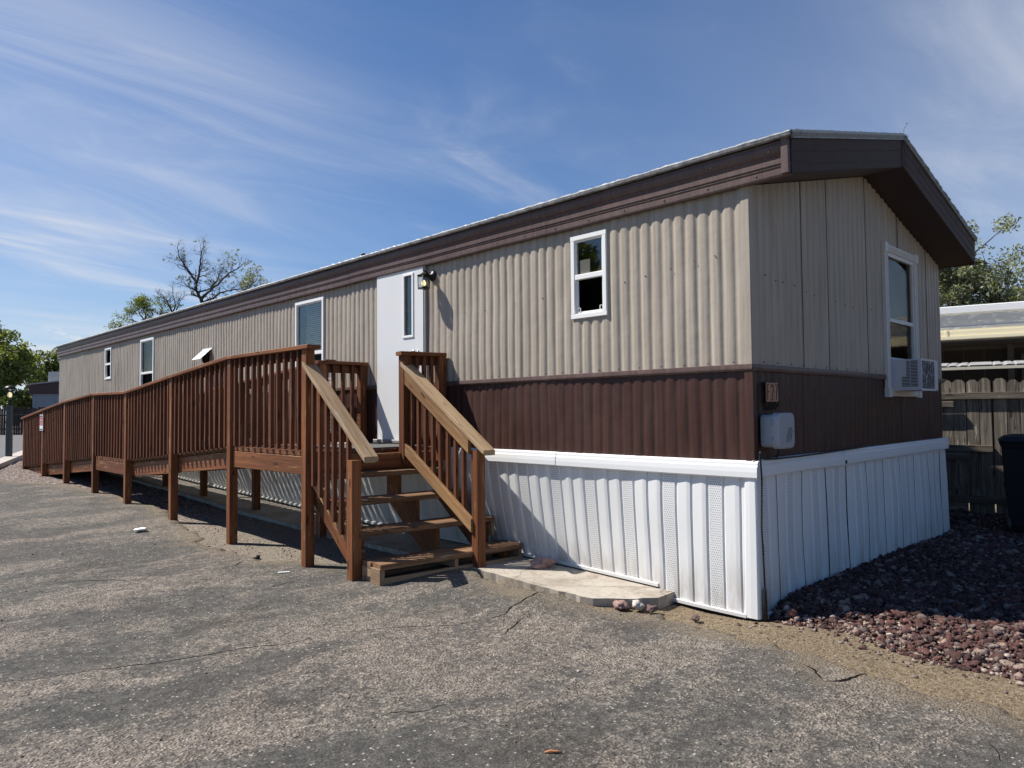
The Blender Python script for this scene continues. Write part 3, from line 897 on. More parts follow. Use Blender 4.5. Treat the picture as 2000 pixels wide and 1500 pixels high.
# belt trim between tan and brown, corner trims
mb = MB()
prof = [(-0.002, 1.728), (-0.023, 1.722), (-0.025, 1.700), (-0.025, 1.690), (-0.014, 1.678), (-0.001, 1.676)]
ys = np.concatenate([np.linspace(-0.02, 3.64, 60), np.linspace(4.52, Ln, 120)])
def strip_x(prof, ya, yb, n, wob=0.0, seed=0):
    return [(lambda a, b_, y=y: (a - wob * abs(vnoise(y, seed, 1.3)), y, b_ + wob * vnoise(y, 9 + seed, 0.8))) for y in np.linspace(ya, yb, n)]
mb.sweep(prof, strip_x(prof, -0.02, 3.645, 50, 0.004))
mb.sweep(prof, strip_x(prof, 4.515, Ln, 120, 0.004, 4))
pe = [(-0.002, 1.728), (-0.021, 1.722), (-0.023, 1.700), (-0.019, 1.680), (-0.001, 1.678)]
mb.sweep(pe, [(lambda a, b_, x=x: (x, a - .002, b_ + 0.006 * vnoise(x, 2, 1.0))) for x in np.linspace(-0.02, 2.49, 30)])
mb.sweep(pe, [(lambda a, b_, x=x: (x, a - .002, b_)) for x in np.linspace(3.40, Wd + .03, 12)])
mb.add([(Wd + .03, -0.02, 1.728), (Wd + .10, -0.03, 1.715), (Wd + .03, -0.025, 1.685), (Wd + .03, .03, 1.70)], [(0, 1, 2), (0, 3, 1), (1, 3, 2)])
mb.build('belt_trim', fascia_m, home)
mb = MB()
cp = [(0.0, 0.045), (-0.0205, 0.045), (-0.0220, 0.0), (-0.0215, -0.016), (-0.008, -0.0200), (0.0, -0.0185), (0.03, -0.0165), (0.05, -0.010)]
mb.sweep(cp, [(lambda a, b_, z=z: (a + .002 * vnoise(z, 1, 3), b_ + .002 * vnoise(z, 5, 3), z)) for z in np.linspace(1.72, 2.965, 16)])
mb.build('corner_trim', tan, home)
mb = MB()
mb.sweep(cp, [(lambda a, b_, z=z: (a + .006 + .003 * vnoise(z, 1, 3), b_, z)) for z in np.linspace(1.03, 1.70, 10)])
mb.build('lower_corner_trim', brown, home)
# screws
mb = MB()
def screw(x, y, z, ax):
    mb.lathe((x, y, z), [(0.0055, 0), (0.0055, 0.004), (0.0015, 0.006)], 6, axis=ax, smooth=False)
for y in np.arange(0.12, Ln, 0.2):
    screw(-0.020, y, 1.742, (-1, 0, 0))
for x in np.arange(0.15, 2.4, 0.21): screw(x, -0.015, 1.742, (0, -1, 0))
for y, z in [(0.25, 2.50), (.42, 2.49), (.62, 2.46), (.85, 2.44), (1.05, 2.42), (1.95, 2.40), (2.3, 2.39), (2.7, 2.37), (3.0, 2.38)]: screw(-0.019, y, z + .01, (-1, 0, 0))
for x, z in [(.2, 2.36), (.36, 2.34), (.47, 2.34), (.66, 2.34), (.86, 2.31), (1.0, 2.30), (1.4, 2.29), (1.6, 2.28), (1.78, 2.28), (2.2, 2.30)]: screw(x, -0.014, z, (0, -1, 0))
for y in np.arange(-0.2, Ln, 0.43): screw(-0.082, y, 3.12, (-1, 0, 0)); 
for y in np.arange(-0.1, Ln, 0.37): screw(-0.062, y, 2.985, (-1, 0, 0))
for x in np.arange(.3, 4.0, .55): screw(x, -0.352, 3.17 + min(x, Wd - x) * .25 - .05, (0, -1, 0))
mb.build('screws', simple('dull_screw_heads', (0.06, 0.045, 0.04), 0.5, 0.6), home)['kind'] = 'stuff'

# ---- skirting of the long side: leans in under the home towards the left
def lean(y):
    return np.interp(y, [0, 0.4, 0.8, 1.4, 2.1, 3.0, 7.0, 20], [-0.012, 0.0, 0.03, 0.09, 0.15, 0.19, 0.20, 0.22])
def skirt_profile(s, ph0, pitch, amp):
    q = (s - ph0) / pitch * 3.0
    k = np.floor(q + 0.5); f = q + 0.5 - k             # three pans per sheet, pan 0 is the vented one
    v = np.interp(f, [0, 0.03, 0.06, 0.30, 0.94, 0.97, 1.0], [0, 0.0, 0.70, 1.0, 0.55, 0.0, 0.0]) * amp
    vent = (np.mod(k, 3) == 0)
    flat = np.interp(f, [0, 0.04, 0.08, 0.49, 0.5, 0.51, 0.92, 0.96, 1.0], [0, 0, 0.6, 0.6, 0.5, 0.6, 0.6, 0, 0]) * amp
    return np.where(vent, flat, v), vent & (f > 0.14) & (f < 0.86)
def skirt_x(ya, yb, zb, name, zb2=None):
    ys = np.arange(ya, yb, 0.0045)
    zt = 0.975
    n = 12
    prof, vent = skirt_profile(ys, 0.29, 0.391, 0.016)
    V = []; G = []
    for k in range(n + 1):
        t = k / n
        zbot = np.maximum(zb, g_base(0, ys) + zb)
        z = zt + (zbot - zt) * t
        x = 0.004 + lean(ys) * t ** 1.15 - prof * (1 - 0.25 * t) + (anoise(ys, z, 2.0) - .5) * 0.022 * math.sin(math.pi * min(1, t * 1.1)) - 0.012 * t * (1 - t) * 2
        V.append(np.stack([x, ys + (anoise(ys * .5, z, 1.5) - .5) * .012, z], -1)); G.append(np.stack([ys, z, vent.astype(float)], -1))
    V = np.array(V); G = np.array(G)
    i = np.arange(V.shape[0] * V.shape[1]).reshape(V.shape[0], V.shape[1])
    F = np.stack([i[:-1, :-1], i[:-1, 1:], i[1:, 1:], i[1:, :-1]], -1).reshape(-1, 4)
    return np_mesh(name, V.reshape(-1, 3), F, skirt_m, g=G.reshape(-1, 3), parent=home)
skirt_x(0.035, 0.80, -0.02, 'skirting_panel')
skirt_x(0.80, Ln, 0.075, 'skirting_panel')
# end wall skirting
xs = np.arange(0.03, Wd + .04, 0.0065)
V = []; G = []
seam_x = np.arange(0.105 + .2075, 4.4, 0.415)
vent = np.zeros(len(xs), bool); pr = np.zeros(len(xs))
for q in np.arange(0.105, 4.4, 0.415): vent |= np.abs(xs - q) < 0.042
f = np.mod((xs - 0.105) / 0.415 * 3 + .5, 1.0)
pr = np.interp(f, [0, .05, .12, .88, .95, 1], [0, 0, 1, .8, 0, 0]) * 0.0035 + vent * 0.003
for q in seam_x: pr -= 0.030 * (np.abs(xs - q) < 0.0052)
for k in range(13):
    t = k / 12
    z = np.full_like(xs, 0.975 + (0.02 - 0.975) * t)
    bow = 0.010 * np.sin(np.pi * t) * np.sin(xs * 7.57) + 0.012 * t
    V.append(np.stack([xs + (anoise(xs * 1.0, z, 1.0) - .5) * .05 * math.sin(math.pi * t) + .01 * t * xs, -0.004 - pr - bow + (anoise(xs, z, 2.4) - .5) * 0.010 * math.sin(math.pi * t), z], -1))
    G.append(np.stack([xs, z, vent.astype(float)], -1))
V = np.array(V); G = np.array(G)
i = np.arange(V.shape[0] * V.shape[1]).reshape(V.shape[0], V.shape[1])
F = np.stack([i[:-1, :-1], i[1:, :-1], i[1:, 1:], i[:-1, 1:]], -1).reshape(-1, 4)
kx = (xs[:-1] + xs[1:]) / 2; kk_ = np.ones(len(kx), bool)
for q in seam_x: kk_ &= np.abs(kx - q) > 0.0045
F = F[np.tile(kk_, 12)]
np_mesh('end_skirting_panel', V.reshape(-1, 3), F, skirt_m, g=G.reshape(-1, 3), parent=home)
for q_ in seam_x:
    if q_ > Wd: continue
    b_q = MB(); pts_ = []
    for t_q in np.linspace(0, 1, 9):
        z_ = 0.945 + (0.02 - 0.945) * t_q
        pts_.append((q_ + .035 * (float(anoise(q_, z_, 1.0)) - .5) * math.sin(math.pi * t_q) + .01 * t_q * q_, -0.0065 - (0.010 * math.sin(math.pi * t_q) * math.sin(q_ * 7.57) + 0.012 * t_q), z_))
    b_q.tube(pts_, .0020, 5); b_q.build('panel_seam', simple('grey_shadow_seam', (0.10, 0.10, 0.10), 0.8) if q_ < .4 else MATS['grey_shadow_seam'], home)
# corner post of the skirting: a bulging vertical sheet
mb = MB()
cpr = [(0.012, 0.06), (-0.018, 0.058), (-0.023, 0.052), (-0.026, 0.02), (-0.025, -0.018), (-0.019, -0.027), (-0.004, -0.031), (0.016, -0.030), (0.034, -0.022)]
def cpost(z):
    t = 1 - z / .975
    bl = 0.012 * math.sin(math.pi * min(1, max(0, t)) ** 0.8) + 0.004 * t
    w = 1 + 0.25 * t
    return lambda a, b_: (a * w - bl * .6, b_ * w - bl * .5, z)
mb.sweep(cpr, [cpost(z) for z in np.linspace(0.0, 0.975, 14)])
mb.build('skirting_corner', vinyl, home)
# white band over the top of the skirting
mb = MB()
bp = [(-0.002, 1.062), (-0.022, 1.058), (-0.028, 1.048), (-0.030, 1.030), (-0.036, 1.022), (-0.040, 0.985), (-0.040, 0.950), (-0.034, 0.940), (-0.012, 0.940)]
mb.sweep(bp, strip_x(bp, -0.045, 1.84, 24, 0.004, 2))
bp2 = [(a - .003, b_ + .004) for a, b_ in bp]
mb.sweep(bp2, strip_x(bp2, 1.80, 3.6, 24, 0.004, 7))
mb.sweep(bp, strip_x(bp, 3.6, Ln, 60, 0.004, 11))
mb.build('skirting_band', vinyl, home)
mb = MB()
mb.sweep(bp, [(lambda a, b_, x=x: (x, a, b_ + .004 + 0.006 * math.sin(x * 2.0))) for x in np.linspace(-0.028, 1.50, 16)])
mb.sweep([(a * .9 - .004, b_) for a, b_ in bp], [(lambda a, b_, x=x: (x, a, b_ + .010 + .018 * (x - 1.4) / 2.8)) for x in np.linspace(1.46, Wd + .06, 24)])
mb.build('skirting_band', vinyl, home)
mb = MB()
def lowtrack(ya, yb, zb, hh):
    for y0 in np.arange(ya, yb, .3):
        y1 = min(yb, y0 + .3)
        za = max(zb, float(g_base(0, y0)) + zb); zb_ = max(zb, float(g_base(0, y1)) + zb)
        mb.beam((lean(y0) - .014, y0, za), (lean(y1) - .014, y1, zb_), 0.022, hh, ch=.003)
lowtrack(0.06, 0.80, -0.004, 0.028); lowtrack(0.80, 18.9, 0.078, 0.028)
mb.beam((0.05, -0.034, 0.012), (Wd + .04, -0.034, 0.012), 0.02, 0.025)
mb.build('skirting_track', oldframe, home)

# ---- fascia of the long side, running past the end wall
mb = MB()
fp = [(-0.004, 2.952), (-0.056, 2.950), (-0.060, 2.962), (-0.060, 2.998), (-0.050, 3.004), (-0.052, 3.012), (-0.058, 3.018), (-0.056, 3.026), (-0.064, 3.034), (-0.064, 3.064), (-0.050, 3.072), (-0.052, 3.082), (-0.058, 3.088), (-0.056, 3.098), (-0.070, 3.108), (-0.082, 3.140), (-0.080, 3.158), (-0.066, 3.166), (-0.066, 3.186), (-0.03, 3.19)]
joints = [-0.335, 1.86, 5.0, 8.1, 11.2, 14.3, Ln + .02]
for k in range(6):
    ya, yb = joints[k], joints[k + 1] + (.04 if k < 5 else 0)
    sh = 0.0025 * (k % 2)
    mb.sweep([(a - sh, b_) for a, b_ in fp], strip_x(fp, ya, yb, 26, 0.005, k * 3 + 1))
mb.build('fascia', fascia_m, home)
# corner cap and the gable fascia
mb = MB()
mb.box((-0.088, -0.336, 2.958), (-0.030, -0.285, 3.190), ch=.003)
mb.build('fascia_corner_cap', fascia_m, home)
def roofz(x): return 3.205 + 0.25 * (x + 0.09) if x <= 2.1 else 3.205 + 0.25 * (4.29 - x)
mb = MB()
gp = [(-0.335, -0.262), (-0.343, -0.258), (-0.343, -0.205), (-0.340, -0.200), (-0.340, -0.192), (-0.343, -0.186), (-0.343, -0.120), (-0.340, -0.114), (-0.340, -0.108), (-0.344, -0.100), (-0.346, -0.030), (-0.338, -0.022), (-0.33, -0.020)]
def gst(x, dz=0): return lambda a, b_: (x, a + .002 * vnoise(x, 3, 2), roofz(x) + b_ + dz)
mb.sweep(gp, [gst(x) for x in np.linspace(-0.055, 2.085, 24)])
mb.sweep([(a - .004, b_) for a, b_ in gp], [gst(x) for x in np.linspace(2.07, 2.12, 2)] )
mb.sweep(gp, [gst(x) for x in np.linspace(2.10, 4.28, 24)])
mb.box((4.24, -0.340, 2.935), (4.29, -0.29, 3.19))
mb.build('gable_fascia', soffit_m if False else simple('shaded_gable_aluminium', (0.058, 0.037, 0.030), 0.65, 0.0, 0.15, var=.2, bump=.1, bscale=5), home)  # darker copy of the fascia brown, the gable's shade put into its colour
# soffit under the overhangs
mb = MB()
for xa, xb in ((-0.055, 2.1), (2.1, 4.27)):
    za, zb = roofz(xa) - .262, roofz(xb) - .262
    mb.add([(xa, -0.336, za), (xb, -0.336, zb), (xb, 0.004, zb), (xa, 0.004, za), (xa, -0.336, za + .012), (xb, -0.336, zb + .012), (xb, .004, zb + .012), (xa, .004, za + .012)],
           [(0, 3, 2, 1), (4, 5, 6, 7), (0, 1, 5, 4), (2, 3, 7, 6), (1, 2, 6, 5), (0, 4, 7, 3)])
mb.box((Wd + .005, 0.006, 2.955), (4.285, Ln, 2.965)); mb.box((4.275, -.28, 2.94), (4.29, Ln, 3.19))
mb.build('soffit', soffit_m, home)
# roof sheet with drip edge and lumpy sealant
mb = MB()
def rs(y, lump=0.0):
    pts = [(-0.085, 3.188), (-0.112, 3.192), (-0.118, 3.212 + lump * .4), (-0.10, 3.226 + lump), (-0.06, 3.232 + lump * .6), (0.3, 3.318), (2.1, 3.768), (3.9, 3.318), (4.26, 3.228), (4.315, 3.212), (4.315, 3.190), (4.29, 3.188)]
    return [(x, y, z) for x, z in pts]
ys = list(np.arange(-0.36, 6.0, 0.028)) + list(np.arange(6.0, Ln + .03, 0.12))
vs = []; fs = []
for k, y in enumerate(ys):
    lump = 0.010 * (vnoise(y, 3.3, 14) + .3) + .006 * vnoise(y, 8.8, 40)
    vs += rs(y, lump)
n = 12
for k in range(len(ys) - 1):
    for i in range(n - 1): fs.append((k * n + i + 1, k * n + i, (k + 1) * n + i, (k + 1) * n + i + 1))
for kk in (0, len(ys) - 1):                       # close the thin end of the sheet down to the fascia top
    o_ = len(vs); base_ = kk * n
    for (x, y, z) in vs[base_:base_ + n]: vs.append((min(max(x, -.08), 4.28), y, (min(z, roofz(x)) if -.08 < x < 4.28 else z) - .03))
    for i in range(n - 1): fs.append((base_ + i, base_ + i + 1, o_ + i + 1, o_ + i))
mb.add(vs, fs)
m_, t_, b_n = mat('silver_roof_coating')
co = geo_pos(t_); nn = t_.noise(co, 14, 6, .7)
t_.put(b_n.inputs['Base Color'], t_.ramp(nn, [(0.35, (0.15, 0.155, 0.155)), (0.55, (0.33, 0.335, 0.335)), (0.7, (0.50, 0.50, 0.49))]))
b_n.inputs['Roughness'].default_value = 0.55; b_n.inputs['Metallic'].default_value = 0.15
t_.put(b_n.inputs['Normal'], t_.bump(nn, 0.7, 0.01))
mb.build('roof', m_, home)
# torn sealant along the rake edge
mb = MB()
for xa, xb in ((-0.09, 2.1), (2.1, 4.30)):
    xs_ = np.arange(xa, xb, 0.022); vs = []; fs = []
    for x in xs_:
        z = roofz(x); l1 = 0.012 * vnoise(x, 1.1, 11) + .006 * vnoise(x, 4, 34)
        vs += [(x, -0.330, z - .030), (x, -0.360 - abs(l1) * .5, z - .022 + l1 * .3), (x, -0.372 + l1, z + .004 + l1 * .5), (x, -0.352 + l1 * 1.5, z + .030 + l1), (x, -0.31, z + .024 + l1 * .5)]
    for k in range(len(xs_) - 1):
        for i in range(4): fs.append((k * 5 + i, k * 5 + i + 1, (k + 1) * 5 + i + 1, (k + 1) * 5 + i))
    mb.add(vs, fs)
mb.build('rake_sealant', simple('grey_roof_sealant', (0.17, 0.18, 0.185), 0.6, 0.1, var=.35, nscale=22, bump=.8, bscale=25), home)
mb = MB()
mb.tube([(2.08, -0.345, 3.75), (2.10, -0.355, 3.79), (2.115, -0.35, 3.80), (2.10, -0.36, 3.83), (2.135, -0.36, 3.845), (2.13, -0.37, 3.875), (2.16, -0.37, 3.878)], 0.0022, 5)
mb.tube([(2.08, -0.35, 3.76), (2.13, -0.37, 3.775), (2.16, -0.36, 3.765), (2.19, -0.37, 3.78)], 0.002, 5)
mb.tube([(2.095, -0.35, 3.75), (2.09, -0.358, 3.66), (2.11, -0.358, 3.60), (2.105, -0.358, 3.55), (2.12, -0.358, 3.49)], 0.003, 5)
mb.build('loose_wire', dark_rubber, home)
# vent stub on the roof by the door
mb = MB(); mb.lathe((0.05, 4.95, 3.255), [(0.018, 0), (0.018, 0.03), (0.03, 0.035), (0.024, 0.055), (0.005, .06)], 10); mb.build('roof_vent', black_metal, home)

# ---- windows of the long side
curtain_m = simple('sheer_curtain', (0.50, 0.50, 0.49), 0.9, var=.12, nscale=30)
def window_x(y0, y1, z0, z1, mid, fr=0.042, blinds=False, paper=False, curtain=False):
    w = MB(); x0 = -0.030
    def bar(ya, yb, za, zb, xa=x0, xb=0.012, ch=.004): w.box((xa, ya, za), (xb, yb, zb), ch=ch)
    bar(y0, y1, z1 - fr, z1); bar(y0, y1, z0, z0 + fr)
    bar(y0, y0 + fr, z0 + fr, z1 - fr); bar(y1 - fr, y1, z0 + fr, z1 - fr)
    # inner step of the frame
    i0, i1, j0, j1 = y0 + fr, y1 - fr, z0 + fr, z1 - fr
    s = 0.014
    bar(i0, i1, mid - 0.022, mid + 0.022, x0 + .004, 0.012)
    bar(i0, i0 + s, mid + .022, j1, -.014, .012, .0); bar(i1 - s, i1, mid + .022, j1, -.014, .012, .0); bar(i0 + s, i1 - s, j1 - s, j1, -.014, .012, 0)
    bar(i0, i0 + s * 1.4, j0, mid - .022, -.004, .014, 0); bar(i1 - s * 1.4, i1, j0, mid - .022, -.004, .014, 0); bar(i0 + s * 1.4, i1 - s * 1.4, j0, j0 + .018, -.004, .014, 0)
    f = w.build('window', frame_m, home)
    p = MB(); p.box((-0.0045, i0 + s, mid + .022), (-0.0015, i1 - s, j1 - s)); p.build('upper_pane', glass, f)
    p = MB(); p.box((0.006, i0 + s * 1.4, j0 + .018), (0.009, i1 - s * 1.4, mid - .022)); p.build('lower_pane', screen_glass, f)
    p = MB(); p.box((0.016, i0 + .004, j0 + .004), (0.018, i1 - .004, mid - .02)); p.build('insect_screen', MATS.get('dark_insect_screen') or simple('dark_insect_screen', (.05, .048, .045), .9, var=.2, nscale=8), f)
    if paper:
        p = MB(); p.box((0.002, y1 - fr - .145, mid + .022), (0.004, y1 - fr - .035, mid + .145)); p.build('paper', paper_m, f)
        for ya in (i0 + .01, i1 - .05):
            p = MB(); za = j0 + .012
            for q in ((0, 0, .035, .005), (0, .035, .035, .04), (0, 0, .005, .04), (.03, 0, .035, .04)):
                p.box((-.012, ya + q[0], za + q[1]), (-.006, ya + q[2], za + q[3] + .0))
            p.build('latch', frame_m, f)
    if curtain:
        p = MB(); yy = np.arange(i0 - .02, i1 + .02, .012); vs_ = []
        for y_ in yy: vs_ += [(.075 + .012 * math.sin(y_ * 130), y_, mid - .03), (.075 + .010 * math.sin(y_ * 130), y_, j1 + .02)]
        p.add(vs_, [(2 * k, 2 * k + 1, 2 * k + 3, 2 * k + 2) for k in range(len(yy) - 1)]); p.build('curtain', curtain_m, f)
    if blinds:
        p = MB()
        for z in np.arange(j0 + .02, j1 - .01, 0.026):
            p.beam((0.045, i0 + .005, z), (0.045, i1 - .13 if blinds == 2 else i1 - .005, z), 0.022, 0.0015, up=(0.55, 0, .83), ch=0)
        p.build('blind', blind_m, f)
    return f
window_x(*WINS[0], 2.535, paper=True)
window_x(*WINS[1], 2.19, blinds=2)
window_x(*WINS[2], 2.225, fr=0.045, curtain=True)  # curtain added behind this upper pane, standing in for bright reflected sky
window_x(*WINS[3], 2.53, fr=0.04, curtain=True)

# ---- end wall window with fluted trim
w = MB()
xa, xb = 2.50, 3.39
w.box((xa, -0.042, 1.60), (xa + .075, -0.004, 2.885), ch=.004); w.box((xb - .075, -0.042, 1.60), (xb, -0.004, 2.885), ch=.004)
for q in (xa + .02, xa + .045, xb - .055, xb - .03): w.box((q, -0.047, 1.62), (q + .008, -0.042, 2.88))
for zz, h_ in ((2.872, .085), (1.515, .085)):
    w.box((xa + .045, -0.040, zz + .008), (xb - .045, -0.004, zz + h_ - .008), ch=.003)
    for q in np.arange(.018, h_ - .02, .012): w.box((xa + .06, -0.045, zz + q), (xb - .06, -0.040, zz + q + .006))
    w.box((xa - .012, -0.052, zz), (xa + .06, -0.003, zz + h_), ch=.004); w.box((xb - .06, -0.052, zz), (xb + .012, -0.003, zz + h_), ch=.004)
w.box((xa + .075, -0.026, 2.845), (xb - .075, .01, 2.88)); w.box((xa + .075, -0.026, 1.60), (xb - .075, .01, 1.625))
w.box((xa + .075, -0.024, 1.625), (xa + .10, .01, 2.845)); w.box((xb - .10, -0.024, 1.625), (xb - .075, .01, 2.845))
w.box((xa + .10, -0.020, 2.225), (xb - .10, .012, 2.262), ch=.003)
w.box((xa + .10, -0.012, 1.868), (xb - .10, .012, 1.892), ch=.003)
wf = w.build('end_window', oldframe, home)
wf['label'] = 'tall end window with fluted pale trim'
p = MB(); p.box((xa + .10, -0.006, 2.262), (xb - .10, -0.003, 2.845)); p.build('upper_pane', glass, wf)
p = MB(); p.box((xa + .10, 0.000, 1.892), (xb - .10, 0.003, 2.225)); p.build('lower_pane', glass, wf)
p = MB(); p.box((xa + .10, -0.002, 1.625), (xa + .16, 0.002, 1.868)); p.build('side_filler', ac_white, wf); p = MB(); p.box((xb - .16, -0.002, 1.625), (xb - .10, 0.002, 1.868)); p.build('side_filler', ac_white, wf)

# ---- door
d = MB()
y0, y1, z0, z1 = DOOR
gy0, gy1, gz0, gz1 = 3.835, 3.985, 2.235, 2.885          # the narrow light
X0, X1 = -0.048, -0.012
for lo, hi in (((X0, y0, z0), (X1, gy0, z1)), ((X0, gy1, z0), (X1, y1, z1)), ((X0, gy0, z0), (X1, gy1, gz0)), ((X0, gy0, gz1), (X1, gy1, z1))):
    d.add([(lo[0], lo[1], lo[2]), (lo[0], hi[1], lo[2]), (lo[0], hi[1], hi[2]), (lo[0], lo[1], hi[2]), (hi[0], lo[1], lo[2]), (hi[0], hi[1], lo[2]), (hi[0], hi[1], hi[2]), (hi[0], lo[1], hi[2])],
          [(0, 3, 2, 1), (4, 5, 6, 7), (0, 1, 5, 4), (2, 3, 7, 6), (1, 2, 6, 5), (0, 4, 7, 3)])
door = d.build('door', door_m, home)
p = MB()
for lo, hi in (((-.058, gy0 - .022, gz0 - .022), (-.044, gy1 + .022, gz0 + .004)), ((-.058, gy0 - .022, gz1 - .004), (-.044, gy1 + .022, gz1 + .022)), ((-.058, gy0 - .022, gz0 + .004), (-.044, gy0 + .008, gz1 - .004)), ((-.058, gy1 - .008, gz0 + .004), (-.044, gy1 + .022, gz1 - .004))):
    p.box(lo, hi, ch=.003)
p.build('light_frame', frame_m, door)
p = MB(); p.box((-.036, gy0, gz0), (-.033, gy1, gz1)); p.build('door_pane', glass, door)
p = MB()
p.lathe((-0.048, 3.745, 2.045), [(0.032, 0), (0.032, .006), (0.014, .010), (0.012, .035), (0.026, .045), (0.030, .062), (0.020, .074), (0.004, .077)], 14, axis=(-1, 0, 0))
p.build('handle', steel, door); p = MB()
p.lathe((-0.048, 3.745, 1.93), [(0.026, 0), (0.026, .010), (0.018, .014), (.004, .016)], 12, axis=(-1, 0, 0))
p.build('keyhole', steel, door)
p = MB()                                   # door casing and hinge side
p.box((-.040, y0 - .028, z0), (-.004, y0 - .004, z1 + .004), ch=.003)
p.box((-.040, y1 + .004, z0), (-.004, y1 + .020, z1 + .004), ch=.003)
p.box((-.054, y0 - .004, z1 + .001), (-.004, y1 + .010, z1 + .016), ch=.003)
p.build('door_frame', simple('grey_door_casing', (0.32, 0.32, 0.31), 0.45, .2), home)
p = MB(); p.box((-.085, y0 - .03, 1.082), (0.0, y1 + .03, 1.118), ch=.004); p.build('threshold', simple('aluminium_sill', (.34, .34, .33), .5, .5), home)

# ---- dryer vent flap by the ramp
v = MB()
v.lathe((-0.012, 9.50, 2.33), [(0.085, 0), (0.085, 0.06), (0.075, 0.06), (0.070, 0.0)], 20, axis=(-1, 0, 0))
vn = v.build('exhaust_vent', dark_void, home)
v = MB(); v.beam((-0.02, 9.50, 2.475), (-0.20, 9.50, 2.30), 0.36, 0.006, up=(-1, 0, 1), ch=0); v.box((-0.024, 9.30, 2.46), (-.015, 9.70, 2.49)); v.build('vent_flap', frame_m, vn)
# ------------------------------------------------------------ wall lantern
ln = empty('wall_lantern', (-0.02, 3.52, 2.83), 'black wall lantern with clear glass and lit bulb beside the white door', 'wall lantern')
m = MB()
m.lathe((-0.016, 3.52, 2.83), [(0.055, 0), (0.055, .010), (0.045, .020), (0.020, .026), (0.012, 0.05)], 18, axis=(-1, 0, 0))
m.tube([(-0.05, 3.52, 2.83), (-0.08, 3.52, 2.845), (-0.10, 3.52, 2.86), (-.125, 3.52, 2.87)], 0.008, 8)
m.build('bracket', black_metal, ln)
m = MB()
lx, ly, lz = -0.135, 3.52, 2.69
m.lathe((lx, ly, lz + .125), [(0.068, 0), (0.070, .006), (0.040, .022), (0.022, .032), (0.010, .036), (0.008, .048)], 16)
m.tube([(lx + .012 * math.cos(a), ly, lz + .186 + .012 * math.sin(a)) for a in np.linspace(0, 2 * math.pi, 10)], .0028, 5)
m.lathe((lx, ly, lz - .008), [(0.060, 0), (0.062, .006), (0.058, .010)], 16)
for a in range(4):
    an = a * math.pi / 2 + math.pi / 4
    m.tube([(lx + .058 * math.cos(an), ly + .058 * math.sin(an), lz - .012), (lx + .064 * math.cos(an), ly + .064 * math.sin(an), lz + .13)], .0040, 6)
m.build('cage', black_metal, ln)
m = MB(); m.lathe((lx, ly, lz), [(0.054, 0), (0.058, .122)], 20); m.build('lantern_glass', lamp_glass, ln)
m = MB(); m.lathe((lx, ly, lz + .022), [(0.006, 0), (0.021, .012), (0.024, .030), (0.016, .048), (0.010, .060)], 14); m.build('bulb', bulb_m, ln)

# ------------------------------------------------------------ window air conditioner
ac = empty('window_air_conditioner', (2.88, -0.12, 1.55), 'white window air conditioner with louvred side jutting out of the end window', 'air conditioner')
ax0, ax1, ay0, ay1, az0, az1 = 2.62, 3.02, -0.275, -0.02, 1.575, 1.862
m = MB(); m.box((ax0, ay0 + .006, az0), (ax1 + .12, ay1, az1), ch=.006)
m.box((ax0 + .0, ay0 - .006, az0 - .004), (ax1 + .0, ay0 + .006, az0 + .016)); m.box((ax0, ay0 - .006, az1 - .016), (ax1, ay0 + .006, az1 + .002))
m.box((ax0, ay0 - .006, az0 + .016), (ax0 + .018, ay0 + .006, az1 - .016)); m.box((ax1 - .018, ay0 - .006, az0 + .016), (ax1, ay0 + .006, az1 - .016))
m.build('casing', ac_white, ac)
m = MB()
k = 0
for z in np.arange(az0 + .035, az1 - .02, 0.0135):
    k += 1
    ya = -0.175 if z > az0 + .13 else -0.205 + .07
    yl = -0.155 if z > az0 + .125 else -0.115
    for a_, b2 in ((-0.250, -0.1905), (-0.184, yl)):
        m.box((ax0 - .0025, a_, z), (ax0 + .004, b2, z + .0065))
m.build('louvre', dark_void, ac)
m, t_, b_n = mat('condenser_fins')
co = geo_pos(t_); q = t_.noise(t_.scale(co, (70, 70, 28)), 1.0, 3, .6)
t_.put(b_n.inputs['Base Color'], t_.mix(t_.step(q, .56, .62), (0.035, 0.036, 0.04, 1), (0.42, 0.43, 0.45, 1)))
b_n.inputs['Roughness'].default_value = .6
mm = MB(); mm.box((ax0 + .018, ay0 - .001, az0 + .016), (ax1 - .018, ay0 + .004, az1 - .016)); mm.build('condenser', m, ac)
mm = MB()
for q in np.linspace(0.005, .03, 3): mm.box((ax0 - .07 + q * 2, -0.03, az0), (ax0 - .06 + q * 2, -0.012, az1 - .01))
mm.box((ax0 - .075, -0.016, az0 - .005), (ax0, -0.010, az1)); mm.build('side_curtain', ac_white, ac)

